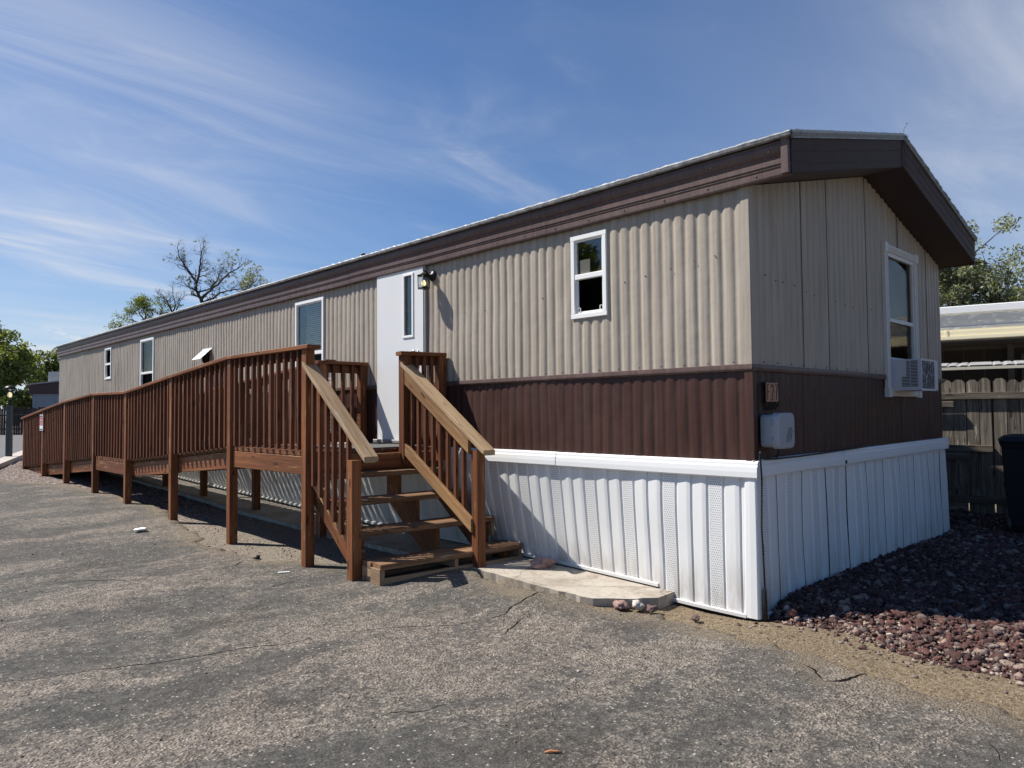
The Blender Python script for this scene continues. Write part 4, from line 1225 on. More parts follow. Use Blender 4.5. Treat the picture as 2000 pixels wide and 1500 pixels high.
# ------------------------------------------------------------ grey utility box
ub = empty('utility_box', (0.20, -0.02, 1.14), 'grey plastic utility box with rounded lid on the dark end wall', 'utility box')
def rbox(m, x0, x1, z0, z1, y0, y1, r, cut=0.0, mi=0):
    pts = []
    rr = [(x1 - r, z1 - r, 0), (x0 + r, z1 - r, 90), (x0 + r, z0 + r, 180), (x1 - r, z0 + r, 270)]
    for (cx_, cz_, a0) in rr:
        for a in range(0, 91, 18):
            an = R(a0 + a); pts.append((cx_ + r * math.cos(an), cz_ + r * math.sin(an)))
    n = len(pts)
    cxm, czm = (x0 + x1) / 2, (z0 + z1) / 2
    lay = [(y0, 1.0), (y0 - .004, 1.0), (y1 + .014, 1.0), (y1 + .004, 1 - .03), (y1, 1 - .08)] if y1 < y0 else []
    vs = []
    for (yy, s) in lay:
        for (x, z) in pts: vs.append((cxm + (x - cxm) * s, yy, czm + (z - czm) * s))
    fs = []
    for k in range(len(lay) - 1):
        for i in range(n): fs.append((k * n + i, k * n + (i + 1) % n, (k + 1) * n + (i + 1) % n, (k + 1) * n + i))
    fs.append(tuple(range(n))); fs.append(tuple(range((len(lay) - 1) * n, len(lay) * n))[::-1])
    m.add(vs, fs, None, mi, False)
m = MB(); rbox(m, 0.085, 0.315, 1.150, 1.375, -0.015, -0.115, .030); m.build('box_body', grey_plastic, ub)
m = MB(); rbox(m, 0.078, 0.322, 1.140, 1.388, -0.098, -0.150, .045); 
m.build('lid', grey_plastic, ub)
pg_ = simple('pale_grey_print', (.40, .43, .47), .5)
for z in (1.20, 1.32):
    m = MB(); m.tube([(0.078, -0.105, z - .02), (0.074, -0.112, z), (0.078, -0.105, z + .02)], .006, 6); m.build('hinge', pg_, ub)
for k in range(4):
    xk = 0.195 + k * .022; m = MB()
    m.tube([(xk - .012, -0.1505, 1.185), (xk, -0.1512, 1.225), (xk + .020, -0.1512, 1.262), (xk + .034, -0.1505, 1.285)][:4 - (k == 3)], 0.0016, 5); m.build('lid_groove', black_metal, ub)
m = MB(); m.box((0.225, -.1515, 1.325), (0.275, -.149, 1.332)); m.build('printed_mark', pg_, ub)
m = MB(); m.box((0.240, -.1515, 1.304), (0.262, -.149, 1.310)); m.build('printed_mark', pg_, ub)
m = MB(); m.tube([(0.215, -0.08, 1.15), (0.220, -0.075, 1.11), (0.232, -0.055, 1.08), (0.24, -0.045, 1.068)], .006, 8); m.build('conduit', dark_rubber, ub)

# cable: along the top of the band, round the corner and down to the ground
m = MB()
pts = [(1.98, -0.045, 1.092), (1.7, -0.045, 1.080), (1.35, -0.046, 1.074), (1.0, -0.046, 1.068), (0.6, -0.046, 1.064), (0.25, -0.046, 1.064), (0.08, -0.046, 1.070), (0.02, -0.05, 1.10), (-0.01, -0.055, 1.12),
       (-0.020, -0.058, 1.10), (-0.012, -0.060, 1.04), (-0.006, -0.062, .94), (-0.022, -0.066, .80), (-0.040, -0.070, .62), (-0.036, -0.074, .48), (-0.024, -0.072, .34), (-0.006, -0.066, .22)]
m.tube(pts, .0062, 7)
for z in (.50, .48, .46, .44): m.lathe((-0.034 + (.50 - z) * .1, -.0735, z), [(.006, 0), (.009, .004), (.006, .008)], 8)
cab = m.build('black_cable', dark_rubber, None, (0.0, -0.06, 0.0))
tag(cab, 'black cable hanging down the corner of the white skirting', 'cable')
m = MB(); m.lathe((0, 0, 0), [(0.017, 0), (0.016, .12), (0.013, .20), (0.008, .215)], 10)
for i, p in enumerate(m.v): m.v[i] = (p[0] + (-0.002 - .000 * p[2]), p[1] - .062, p[2] + .0)
m.build('ground_sleeve', dark_rubber, cab)

# ------------------------------------------------------------ house number plaque on black scrollwork
nb = empty('house_number_plaque', (0.21, -0.02, 1.52), 'small tile plaque reading F27 in a black scroll frame above the grey box', 'number plaque')
m = MB()
m.box((0.135, -0.030, 1.458), (0.318, -0.018, 1.604), ch=.002)
for sx in (0.112, 0.338):
    s = 1 if sx > .2 else -1
    m.tube([(sx - s * .01, -.02, 1.43), (sx + s * .012, -.02, 1.46), (sx - s * .004, -.02, 1.50), (sx + s * .008, -.02, 1.54), (sx - s * .006, -.02, 1.575), (sx - s * .02, -.02, 1.60)], .005, 6)
for q in np.linspace(.15, .30, 5): m.tube([(q, -.02, 1.458), (q + .012, -.02, 1.44), (q + .004, -.02, 1.42), (q - .01, -.02, 1.41)], .005, 6)
m.build('scroll_frame', black_metal, nb)
tile_m = simple('terracotta_number_tile', (0.44, 0.22, 0.13), 0.5, var=.25, nscale=60)
ink = simple('dark_number_paint', (0.05, 0.02, 0.015), 0.5)
def strokes(paths, x0, z0, w, h, name, par):
    q = MB()
    for path in paths:
        pp = [(x0 + a * w, -0.0375, z0 + b_ * h) for a, b_ in path]
        for p0, p1 in zip(pp[:-1], pp[1:]): q.beam(p0, p1, 0.0065, 0.004, up=(0, -1, 0), ch=0)
    return q.build(name, ink, par)
GL = {'F': [[(0.1, 0), (0.1, 1), (0.95, 1)], [(0.1, .52), (0.75, .52)]],
      '2': [[(0.05, .78), (0.2, .97), (0.55, 1), (0.88, .88), (0.88, .66), (0.5, .36), (0.05, .0), (0.95, .0)]],
      '7': [[(0.02, 1), (0.95, 1), (0.6, .5), (0.38, 0)]]}
for k, ch_ in enumerate('F27'):
    xa = 0.142 + k * 0.0585
    q = MB(); q.box((xa, -0.0360, 1.466), (xa + .0545, -0.0305, 1.532)); q.box((xa, -0.0360, 1.5345), (xa + .0545, -0.0305, 1.598)); tl = q.build('number_tile', tile_m, nb)
    strokes(GL[ch_], xa + .010, 1.478, .034, .108, 'numeral', tl)

# ------------------------------------------------------------ deck, ramp and steps (one timber structure)
deck = empty('timber_ramp_and_steps', (-0.9, 4.2, 0.02), 'reddish brown timber porch with long railed ramp and front steps', 'wheelchair ramp')
XF = -1.42; PW = 0.089
PY = [3.583, 5.238, 6.999, 8.819, 10.466, 12.286, 13.993, 15.748]       # near faces of the front posts
def railz(y): return float(np.interp(y, [3.3, 5.30, 7.05, 8.86, 10.51, 12.33, 14.04, 15.95], [2.035, 2.038, 1.903, 1.753, 1.768, 1.675, 1.543, 1.382]))
def deckz(y): return float(np.interp(y, [3.3, 5.33, 8.90, 10.55, 15.95], [1.065, 1.065, 0.768, 0.768, 0.345]))
def post(x, y, z0, z1, m_=wood_stain, name='post', w=PW):
    q = MB(); q.beam((x + w / 2, y + w / 2, z0), (x + w / 2, y + w / 2, z1), w, w, up=(0, 1, 0), ch=.005)
    return q.build(name, m_, deck)
for y in PY: post(XF, y, ground_z(XF, y) - .03, railz(y + .04) - .036)
XI = -0.34
IPY = [5.22, 7.02, 8.84, 10.50, 12.30, 14.0, 15.75]
for y in IPY: post(XI, y, float(g_base(0, y)) - .0, railz(y + .04) - .036)
# cap rails and the 2x4 under them, in sections
def section(x, y0, y1, side):
    """side -1: front, +1: inner"""
    z0, z1 = railz(y0), railz(y1)
    q = MB(); q.beam((x + PW / 2, y0, z0 - .018), (x + PW / 2, y1, z1 - .018), 0.135, 0.038, ch=.005, plumb=True); q.build('cap_rail', wood_stain, deck)
cuts = [3.52] + [p + PW / 2 for p in PY[1:-1]] + [15.95]
for a_, b2 in zip(cuts[:-1], cuts[1:]): section(XF, a_ + .001, b2 - .001, -1)
icuts = [5.10] + [p + PW / 2 for p in IPY[1:-1]] + [15.95]
for a_, b2 in zip(icuts[:-1], icuts[1:]): section(XI, a_ + .001, b2 - .001, 1)
level = lambda ym: ym < 5.3 or 8.85 < ym < 10.5
bal = []                                             # (p_top, p_bot, up, key) collected first, biggest in view become parts
for k in range(len(PY) - 1):
    ya, yb = PY[k] + PW, PY[k + 1]
    ym = (ya + yb) / 2
    lv = level(ym)
    # 2x4 under the cap, on the inner face
    q = MB(); q.beam((XF + .066, ya + .002, railz(ya) - .085), (XF + .066, yb - .002, railz(yb) - .085), .038, .085, ch=.004, plumb=True)
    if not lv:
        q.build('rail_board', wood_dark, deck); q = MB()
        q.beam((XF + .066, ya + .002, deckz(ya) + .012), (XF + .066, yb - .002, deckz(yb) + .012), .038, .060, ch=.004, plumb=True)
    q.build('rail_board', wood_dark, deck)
    n = int(round((yb - ya) / 0.137))
    for i in range(n):
        y = ya + (i + .62) * (yb - ya) / (n + .2)
        lo_ = deckz(y) + .012 if lv else deckz(y) - .002
        bal.append(((XF + .028, y + random.uniform(-.006, .006), lo_), (XF + .028 + random.uniform(-.003, .003), y + random.uniform(-.010, .010), railz(y) - .040)))
    # stringers
    q = MB()
    if lv:
        q.beam((XF + .052, ya + .001, deckz(ya) - .130), (XF + .052, yb - .001, deckz(yb) - .130), .038, .168, ch=.004)
    else:
        q.beam((XF + .109, ya - PW, deckz(ya) - .140), (XF + .109, yb + PW * .5, deckz(yb) - .140), .038, .185, ch=.004, plumb=True)
    q.build('rim_beam', wood_stain, deck)
# inner rail
for k in range(len(IPY) - 1):
    ya, yb = IPY[k] + PW, IPY[k + 1]
    q = MB()
    q.beam((XI + .02, ya, railz(ya) - .085), (XI + .02, yb, railz(yb) - .085), .038, .089, ch=.004, plumb=True)
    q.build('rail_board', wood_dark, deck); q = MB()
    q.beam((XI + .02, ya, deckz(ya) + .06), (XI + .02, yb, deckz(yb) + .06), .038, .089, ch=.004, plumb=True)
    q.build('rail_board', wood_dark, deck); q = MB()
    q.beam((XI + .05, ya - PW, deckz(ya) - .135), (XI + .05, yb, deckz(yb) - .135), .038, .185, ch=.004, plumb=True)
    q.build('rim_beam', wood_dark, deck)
    n = int(round((yb - ya) / 0.14))
    for i in range(n):
        y = ya + (i + .6) * (yb - ya) / (n + .2)
        bal.append(((XI - .018, y, deckz(y) + .02), (XI - .018, y, railz(y) - .045)))
# guards either side of the door: left and right (slightly skewed)
def guard(a, b_, zt, zfoot=.06):
    a = Vector(a); b_ = Vector(b_); d = (b_ - a).normalized()
    post(a.x, a.y - PW / 2, zfoot, zt - .036)
    post(b_.x - PW, b_.y - PW / 2, 0.93, zt - .036)
    q = MB(); q.beam((a.x - .03, a.y, zt - .018), (b_.x + .0, b_.y, zt - .018), .135, .038, ch=.005); q.build('cap_rail', wood_stain, deck)
    p0 = a + d * PW; p1 = b_ - d * PW
    q = MB()
    q.beam((p0.x, p0.y + .02, zt - .083), (p1.x, p1.y + .02, zt - .083), .038, .089, ch=.004)
    q.build('rail_board', wood_dark, deck); q = MB()
    q.beam((p0.x, p0.y + .02, 1.15), (p1.x, p1.y + .02, 1.15), .038, .089, ch=.004)
    q.build('rail_board', wood_dark, deck)
    L = (p1 - p0).length; n = 3
    for i in range(n):
        c_ = p0 + (p1 - p0) * ((i + .8) / (n + .6))
        bal.insert(0, ((c_.x, c_.y - .018, 1.10), (c_.x, c_.y - .018, zt - .04)))
guard((-0.63, 4.80, 0), (-0.02, 4.80, 0), 1.995)
guard((-0.485, 3.43, 0), (-0.03, 3.33, 0), 2.01, .91)
# chicken wire behind the guards and the first inner bays
def wire(p0, p1, z0, z1, cell=.05):
    q = MB(); p0 = Vector(p0); p1 = Vector(p1); L = (p1 - p0).length; d = (p1 - p0) / L
    for s in np.arange(0, L, cell): a = p0 + d * s; q.tube([(a.x, a.y, z0), (a.x, a.y, z1)], .0016, 3, smooth=False, cap=False)
    for z in np.arange(z0, z1, cell): q.tube([(p0.x, p0.y, z), (p1.x, p1.y, z)], .0016, 3, smooth=False, cap=False)
    return q.build('wire_mesh', wire_m, deck)
wire((-0.42, 3.45, 0), (-0.12, 3.39, 0), 1.12, 1.95, .026)
wire((XI + .045, 5.0, 0), (XI + .045, 6.98, 0), 1.12, 1.93)
wire((XI + .045, 7.1, 0), (XI + .045, 8.8, 0), .98, 1.75)

# deck and ramp boards
q = MB()
for x in np.arange(-1.36, -0.02, .141):
    q.box((x, 3.50, 1.028), (min(x + .137, -.02), 4.93, 1.064), ch=.004)
for y in np.arange(4.935, 5.30, .141): q.box((XF + .036, y, 1.028), (-.26, y + .137, 1.064), ch=.004)
q.build('deck_board', wood_dark, deck)
q = MB()                                                 # board ends over the level front beams
for y0_, y1_ in ((3.68, 5.235), (8.915, 10.46)):
    for y in np.arange(y0_, y1_ - .1, .141): q.box((XF + .034, y, deckz(y) - .037 - .002 * random.random()), (XF + .40, y + .137, deckz(y) + .001), ch=.004)
q.build('landing_board', wood_stain, deck)
q = MB()
y = 5.33
while y < 15.9:
    if not (8.9 < y < 10.45):
        q.beam((XF + .10, y + .068, deckz(y + .068) - .018), (-.26, y + .068, deckz(y + .068) - .018), .137, .038, ch=.004)
    else:
        q.beam((XF + .42, y + .068, deckz(y + .068) - .018), (-.26, y + .068, deckz(y + .068) - .018), .137, .038, ch=.004)
    y += .141
q.build('ramp_board', wood_step, deck)
# grey mat in front of the door
q = MB(); q.box((-0.98, 3.52, 1.064), (-0.12, 4.45, 1.078), ch=.003)
matm = q.build('door_mat', simple('grey_door_mat', (0.085, 0.085, 0.080), 0.95, var=.3, nscale=40, bump=.6), None, (-0.5, 4.0, 1.064))
tag(matm, 'thin grey mat lying in front of the white door', 'door mat')
# header beam at the head of the steps
SK = -0.10                                                # the flight is a little out of square
def sy(x, y): return y + (x + 1.35) * SK
q = MB(); q.beam((-1.33, 3.52, .955), (-.02, 3.42, .955), .038, .140, ch=.004); q.beam((-1.33, 3.56, .86), (-.02, 3.46, .86), .038, .10, ch=.004); q.build('rim_beam', wood_stain, deck)

# steps: four treads of two boards
TR = [(2.49, 0.200), (2.79, 0.425), (3.09, 0.650), (3.38, 0.865)]
for k, (yn, zt) in enumerate(TR):
    x1 = [0.10, 0.04, -0.03, -0.06][k]
    q = MB()
    for j in range(2):
        y_ = yn + .07 + j * .144
        q.beam((-1.345, sy(-1.345, y_), zt - .024), (x1, sy(x1, y_), zt - .024), .139, .048, ch=.006)
    q.build('tread', wood_step, deck)
# box frame under the bottom tread
q = MB()
y_ = 2.49
q.beam((-1.345, sy(-1.345, y_ + .022), .052), (.10, sy(.10, y_ + .022), .052), .036, .070, ch=.004)
q.beam((-1.345, sy(-1.345, y_ + .27), .052), (.10, sy(.10, y_ + .27), .052), .036, .070, ch=.004)
for x in (-1.327, -0.62, 0.08):
    q.beam((x, sy(x, y_ + .012), .118), (x, sy(x, y_ + .285), .118), .036, .078, ch=.004)
q.build('step_frame', wood_new, deck)
q = MB()
q.beam((-1.350, sy(-1.35, y_ + .002), .09), (-1.350, sy(-1.35, y_ + .135), .09), .020, .150, ch=.003)
q.build('end_block', wood_new, deck)
# side boards under treads at the wall side
q = MB()
q.beam((0.02, sy(0, 2.80), .33), (0.02, sy(0, 3.05), .33), .036, .17, ch=.003)
q.beam((-1.31, sy(-1.31, 2.66), .10), (-1.31, sy(-1.31, 2.80), .10), .036, .18, ch=.003)
q.build('riser_board', wood_new, deck)
# stringers (sawtooth): middle one and two ends
def stringer(x, m_):
    pts = []
    ys_ = [2.82, 3.12, 3.41]; zs_ = [.385, .610, .825]
    prof = [(2.60, .16), (2.60 + .0, .16)]
    P = []
    P.append((2.56, 0.10)); P.append((2.56, .158))
    prev = None
    seq = [(2.49, .200), (2.79, .425), (3.09, .650), (3.38, .865)]
    P = [(2.58, 0.02), (2.58, .158), (2.84, .158), (2.84, .383), (3.14, .383), (3.14, .608), (3.43, .608), (3.43, .823), (3.62, .823), (3.62, .58), (2.90, 0.02)]
    P = [(a + (x + 1.35) * SK, b_) for a, b_ in P]
    q = MB(); n = len(P)
    vs = [(x - .019, a, b_) for a, b_ in P] + [(x + .019, a, b_) for a, b_ in P]
    g = [(a * 1.0 + b_, b_ - a + 30 * x, 0.0) for a, b_ in P] * 2
    # triangulate by fan of convex pieces along the slope
    fs = []
    quads = [(0, 1, 2, 10), (2, 3, 4, 10), (4, 5, 6, 9), (6, 7, 8, 9), (4, 9, 10)]
    for c_ in quads:
        fs.append(tuple(c_)); fs.append(tuple(i + n for i in c_[::-1]))
    fs += [(i, i + n, (i + 1) % n + n, (i + 1) % n) for i in range(n)]
    q.add(vs, fs, g)
    return q.build('stringer', m_, deck)
for x in (-1.30, -0.56, -0.02): stringer(x, wood_stain)
# newels at the foot
post(-1.490 + .07, 2.80, -.02, 1.02)
post(-0.455, 2.335, -.02, 1.075)
# hand rails
def stair_rail(x, ytop, ztop, ybot, zbot, capmat, sidemat, side, nb_):
    sx_ = -.035 if side else .037; dl = .80 if side else 1.02; bb = .87 if side else 1.02
    q = MB(); q.beam((x, ytop, ztop), (x, ybot, zbot), 0.135, 0.038, ch=.005, plumb=True); q.build('hand_rail', capmat, deck)
    sl = (ztop - zbot) / (ytop - ybot)
    q = MB(); yb2 = ybot + .14
    q.beam((x + sx_, ytop, ztop - .095), (x + sx_, yb2 + .08, zbot + sl * (yb2 + .08 - ybot) - .095), 0.038, 0.120 if side else .075, ch=.004, plumb=True)
    q.build('hand_rail_side', sidemat, deck)
    q = MB()
    q.beam((x + sx_, ytop + .0, ztop - dl), (x + sx_, yb2 + (.05 if side else .16), zbot + sl * (yb2 + (.05 if side else .16) - ybot) - dl + .03), 0.038, 0.100, ch=.004, plumb=True)
    q.build('lower_rail', sidemat, deck)
    for i in range(nb_):
        y = ytop - .10 - i * ((ytop - yb2 - .30) / (nb_ - 1))
        zt = ztop - sl * (ytop - y)
        bal.insert(0, ((x + .000, y, zt - bb), (x + .000, y, zt - .045)))
stair_rail(-1.375, 3.62, 1.86, 2.585, 1.035, wood_rail, wood_rail2, False, 6)
stair_rail(-0.425, 3.43, 1.885, 2.215, 1.060, wood_rail, wood_rail2, True, 8)
# hanging foot of the right newel
# balusters
cam_v = np.array(CAM)
def vis_size(b_):
    p = (np.array(b_[0]) + np.array(b_[1])) / 2
    return 1 / np.linalg.norm(p - cam_v) * (1.0 if p[0] < XI - .1 or p[1] < 5 else .45)
bal.sort(key=vis_size, reverse=True)
for b_ in bal[:100]:
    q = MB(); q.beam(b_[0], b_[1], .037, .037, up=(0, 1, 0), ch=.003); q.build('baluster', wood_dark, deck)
q = MB()
for b_ in bal[100:]: q.beam(b_[0], b_[1], .037, .037, up=(0, 1, 0), ch=.0)
if len(bal) > 100:
    o = q.build('distant_balusters', wood_dark, deck); o['kind'] = 'stuff'

# notice taped to a ramp post
sg = empty('notice_sign', (-1.45, 14.0, 1.15), 'small red and white notice sign fixed to a ramp post', 'sign')
m = MB(); m.box((-1.432, 13.93, 1.13), (-1.424, 14.20, 1.44)); m.build('board', simple('white_sign_board', (.75, .74, .73), .5), sg)
m = MB(); m.box((-1.435, 13.95, 1.29), (-1.433, 14.18, 1.39)); m.box((-1.435, 13.95, 1.235), (-1.433, 14.18, 1.28)); m.build('red_panel', simple('red_sign_print', (.50, .05, .06), .5), sg)
m = MB(); m.box((-1.435, 13.95, 1.40), (-1.433, 14.18, 1.425)); m.box((-1.435, 13.95, 1.145), (-1.433, 14.18, 1.165)); m.build('black_panel', simple('black_sign_print', (.03, .03, .03), .5), sg)
def word(s, y_left, z, h, m_, par, x=-1.4362):
    cu = bpy.data.curves.new('t', 'FONT'); cu.body = s; cu.size = h; cu.extrude = .0004
    o = bpy.data.objects.new('lettering', cu); COL.objects.link(o)
    bpy.context.view_layer.update()
    dg = bpy.context.evaluated_depsgraph_get()
    me = bpy.data.meshes.new_from_object(o.evaluated_get(dg))
    bpy.data.objects.remove(o); bpy.data.curves.remove(cu)
    for v_ in me.vertices:
        c_ = v_.co.copy(); v_.co = (x - c_.z - root_loc(par).x, y_left - c_.x - root_loc(par).y, z + c_.y - root_loc(par).z)
    me.materials.append(m_)
    o = bpy.data.objects.new('lettering', me); COL.objects.link(o); o.parent = par
    return o
wp = simple('white_sign_print', (.8, .8, .8), .5)
word('FOR RENT', 14.172, 1.315, .048, wp, sg)
word('CALL', 14.115, 1.243, .036, wp, sg)

# ------------------------------------------------------------ what stands around
def ray_at(u, v, depth):
    """world point seen at photo pixel (u, v) at this depth along the view axis (used once, to site far things)"""
    return CAM + pixdir(u, v) * depth
FW = Vector((-0.229, 0.973, 0)).normalized()          # direction of the fence and of the home behind it
FN = Vector((-0.973, -0.229, 0)).normalized()         # towards the camera

# weathered picket fence on the right
FB = Vector((5.32, 0.015, 0.05))
fence = empty('picket_fence', FB, 'weathered grey dog-eared wooden picket fence beyond the end of the home', 'fence')
m = MB()
s = -7.0
while s < 5.0:
    w_ = .121 + random.uniform(-.007, .007)
    h_ = 1.70 + random.uniform(-.02, .02); z0_ = .05 + random.uniform(-.02, .05)
    tilt = random.uniform(-.010, .010)
    broken = random.random() < .28
    pr_ = [(-w_ / 2, z0_), (w_ / 2, z0_), (w_ / 2 + tilt, h_ - .035), (w_ / 2 - .035 + tilt, h_), (-w_ / 2 + .035 + tilt, h_), (-w_ / 2 + tilt, h_ - .035)]
    if broken:
        q_ = random.choice([-1, 1])
        pr_ = [(-w_ / 2, z0_), (w_ / 2, z0_), (w_ / 2 + tilt, h_ - .04), (w_ / 2 - .03, h_ - .005), (-w_ / 2 + .03, h_ - .01), (-w_ / 2 + .0, h_ - .04), (-w_ / 2 + .028, h_ - .08), (-w_ / 2 + .012, h_ - .12)]
        if q_ < 0: pr_ = [(-a, b_) for a, b_ in pr_][::-1]
    n = len(pr_); th = random.uniform(0, .006)
    A = [FB + FW * (s + a) + FN * (.0 + th) + Vector((0, 0, b_)) for a, b_ in pr_]
    B = [p - FN * .018 for p in A]
    sh = (random.random() * 40, random.random() * 40, random.random() * 40)
    g = [(b_ + sh[0], a + sh[1], sh[2]) for a, b_ in pr_] * 2
    m.add(A + B, [tuple(range(n))[::-1], tuple(range(n, 2 * n))] + [(i, (i + 1) % n, (i + 1) % n + n, i + n) for i in range(n)], g)
    s += .134
m.build('pickets', wood_old, fence)
def fbar(sa, sb, z, h_, off, name):
    m = MB(); m.beam(FB + FW * sa + FN * off + Vector((0, 0, z)), FB + FW * sb + FN * off + Vector((0, 0, z)), .038, h_, ch=.004)
    m.build(name, wood_old, fence)
fbar(-7, 5, 1.50, .08, .028, 'rail'); fbar(.16, 3.2, 1.405, .07, .06, 'rail'); fbar(-3.5, -.55, 1.405, .07, .06, 'rail')
fbar(-.22, 5, .875, .08, .028, 'rail'); fbar(.0, 5, .785, .08, .062, 'rail'); fbar(-7, -.35, .86, .08, .028, 'rail')
fbar(-7, 5, .275, .09, .028, 'rail'); fbar(.05, 5, .185, .085, .062, 'rail')
for s_ in (-4.9, -2.5, -.12, 2.3, 4.7):
    m = MB(); m.beam(FB + FW * s_ - FN * .07 + Vector((0, 0, 0)), FB + FW * s_ - FN * .07 + Vector((0, 0, 1.55)), .09, .09, up=tuple(FN), ch=.004); m.build('fence_post', wood_old, fence)

# neighbouring home behind the fence
NB = ray_at(1831, 600, 11.5); NB.z = 0
nh = empty('neighbouring_home', NB, 'neighbouring white roofed mobile home with cream gutter and dark porch behind the picket fence', 'mobile home')
def nbox(m, s0, s1, d0, d1, z0, z1, mi=0):
    P = []
    for z in (z0, z1):
        for (a, b_) in ((s0, d0), (s1, d0), (s1, d1), (s0, d1)): P.append(NB + FW * a - FN * b_ + Vector((0, 0, z)))
    m.add(P, [(0, 1, 2, 3), (4, 7, 6, 5), (0, 4, 5, 1), (1, 5, 6, 2), (2, 6, 7, 3), (3, 7, 4, 0)], [(p.dot(FW), p.z, 0) for p in P], mi)
galv, t_, b_n = mat('peeling_white_metal')
co = geo_pos(t_); nn = t_.noise(t_.scale(co, (3, 3, 9)), 2.2, 7, .7)
t_.put(b_n.inputs['Base Color'], t_.mix(t_.step(nn, .53, .58), (0.55, 0.56, 0.57, 1), (0.80, 0.79, 0.76, 1))); b_n.inputs['Roughness'].default_value = .45
cream = simple('cream_metal', (0.80, 0.72, 0.50), .45, var=.04)
roofw = simple('white_roof_paint', (0.85, 0.845, 0.82), .5, var=.05)
S0, S1 = -15.0, 5.0
m = MB()
for (z0_, z1_, d_) in ((2.62, 2.68, .03), (2.68, 2.76, .045), (2.76, 2.80, .03), (2.80, 2.89, .02)): nbox(m, S0, S1, d_, .2, z0_, z1_)
m.build('fascia', galv, nh)
m = MB(); nbox(m, S0, S1, -.05, 4.0, 2.89, 2.985); nbox(m, S0, S1, -.02, .02, 2.87, 2.89)
for k in range(14):
    q = k / 13; nbox(m, S0 + .05, S1 - .05, .1 + q * 2, 3.9 - q * 1.8, 2.985 + q * .25, 2.985 + (q + .08) * .25)
m.build('roof', roofw, nh)
m = MB(); nbox(m, S0, S1, -.09, .02, 2.52, 2.60); nbox(m, S0, S1, -.12, .02, 2.475, 2.52); nbox(m, S0, S1, -.07, .02, 2.60, 2.63); nbox(m, -.13, -.10, -.10, -.05, 2.50, 2.62); m.build('gutter', cream, nh)
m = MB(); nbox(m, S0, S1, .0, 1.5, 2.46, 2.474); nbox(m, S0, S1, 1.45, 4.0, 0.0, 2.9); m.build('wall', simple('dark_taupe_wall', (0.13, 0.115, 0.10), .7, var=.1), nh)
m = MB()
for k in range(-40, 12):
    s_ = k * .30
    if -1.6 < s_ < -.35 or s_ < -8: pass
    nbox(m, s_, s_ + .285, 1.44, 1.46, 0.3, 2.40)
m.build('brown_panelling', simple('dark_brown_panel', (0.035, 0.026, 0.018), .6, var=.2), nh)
m = MB()
for s_ in (.55, -1.02, -2.7, -5.2): nbox(m, s_, s_ + .09, 1.30, 1.39, 0, 2.46)
nbox(m, -2.65, -1.12, 1.38, 1.43, .2, 2.3)
m.build('porch_post', simple('grey_post_paint', (0.12, 0.115, 0.105), .6), nh)
# corrugated awning, seen edge-on
m = MB()
ss_ = np.arange(-9, 4, .012)
vs = []; fs = []
for a in ss_:
    f_ = (a / .55) % 1.0
    w_ = 0.014 * max(0, math.cos((f_ - .5) * 2 * math.pi * 4)) if .25 < f_ < .75 else 0.0
    for d_, dz in ((-1.05, 0.0), (-.45, .06), (.35, .12)):
        p = NB + FW * a - FN * d_; vs.append((p.x, p.y, 2.02 + dz - w_)); 
    for d_, dz in ((.35, .12), (-.45, .06), (-1.05, 0.0)):
        p = NB + FW * a - FN * d_; vs.append((p.x, p.y, 2.012 + dz - w_))
for k in range(len(ss_) - 1):
    for i in range(6): fs.append((k * 6 + i, k * 6 + (i + 1) % 6, (k + 1) * 6 + (i + 1) % 6, (k + 1) * 6 + i))
m.add(vs, fs)
m.build('awning', simple('corrugated_awning_metal', (.42, .42, .41), .5, .3, var=.2), nh)
m = MB(); nbox(m, -9, 4, -1.06, -1.02, 1.955, 1.995)
for s_ in (-8.5, -6, -3.4, 3.2): nbox(m, s_, s_ + .06, -1.04, -.98, 0, 1.96)
m.build('awning_beam', simple('pale_awning_beam', (.62, .58, .46), .5), nh)
# round black lamp under the porch
bl = NB + FW * (-1.85) - FN * 1.36 + Vector((0, 0, 2.06))
m = MB(); m.lathe(bl, [(0.14, 0), (0.135, .05), (.10, .11), (.05, .145), (.01, .155)], 18, smooth=True); pl_ = m.build('porch_lamp', black_metal, None, bl)
tag(pl_, 'dark dome shaped lamp hanging under the neighbouring porch roof', 'lamp')

# wheelie bin by the fence
BC = Vector((4.76, -.70, 0.07))
bn = empty('wheelie_bin', BC, 'tall black wheeled rubbish bin standing on red gravel before the picket fence', 'rubbish bin')
def bp_(a, b_, z): return BC + FW * a + FN * b_ + Vector((0, 0, z))
m = MB()
lay = [(0.03, .215, .22), (.10, .225, .24), (.90, .275, .30), (.93, .29, .31), (.96, .295, .315), (.965, .27, .29)]
vs = []
for z, a, b_ in lay: vs += [bp_(-a, -b_, z), bp_(a, -b_, z), bp_(a, b_, z), bp_(-a, b_, z)]
fs = [(0, 3, 2, 1)] + [(k * 4 + i, k * 4 + (i + 1) % 4, (k + 1) * 4 + (i + 1) % 4, (k + 1) * 4 + i) for k in range(5) for i in range(4)] + [(20, 21, 22, 23)]
m.add(vs, fs)
for a in (-.14, 0, .14): m.beam(bp_(a, .232, .12), bp_(a, .286, .86), .02, .02, up=tuple(FW), ch=.003)
m.build('body', bin_m, bn)
m = MB()
vs = []
for z, a, b_ in [(.968, .30, .325), (.985, .305, .33), (1.03, .25, .26), (1.05, .16, .17)]: vs += [bp_(-a, -b_, z), bp_(a, -b_, z), bp_(a, b_, z), bp_(-a, b_, z)]
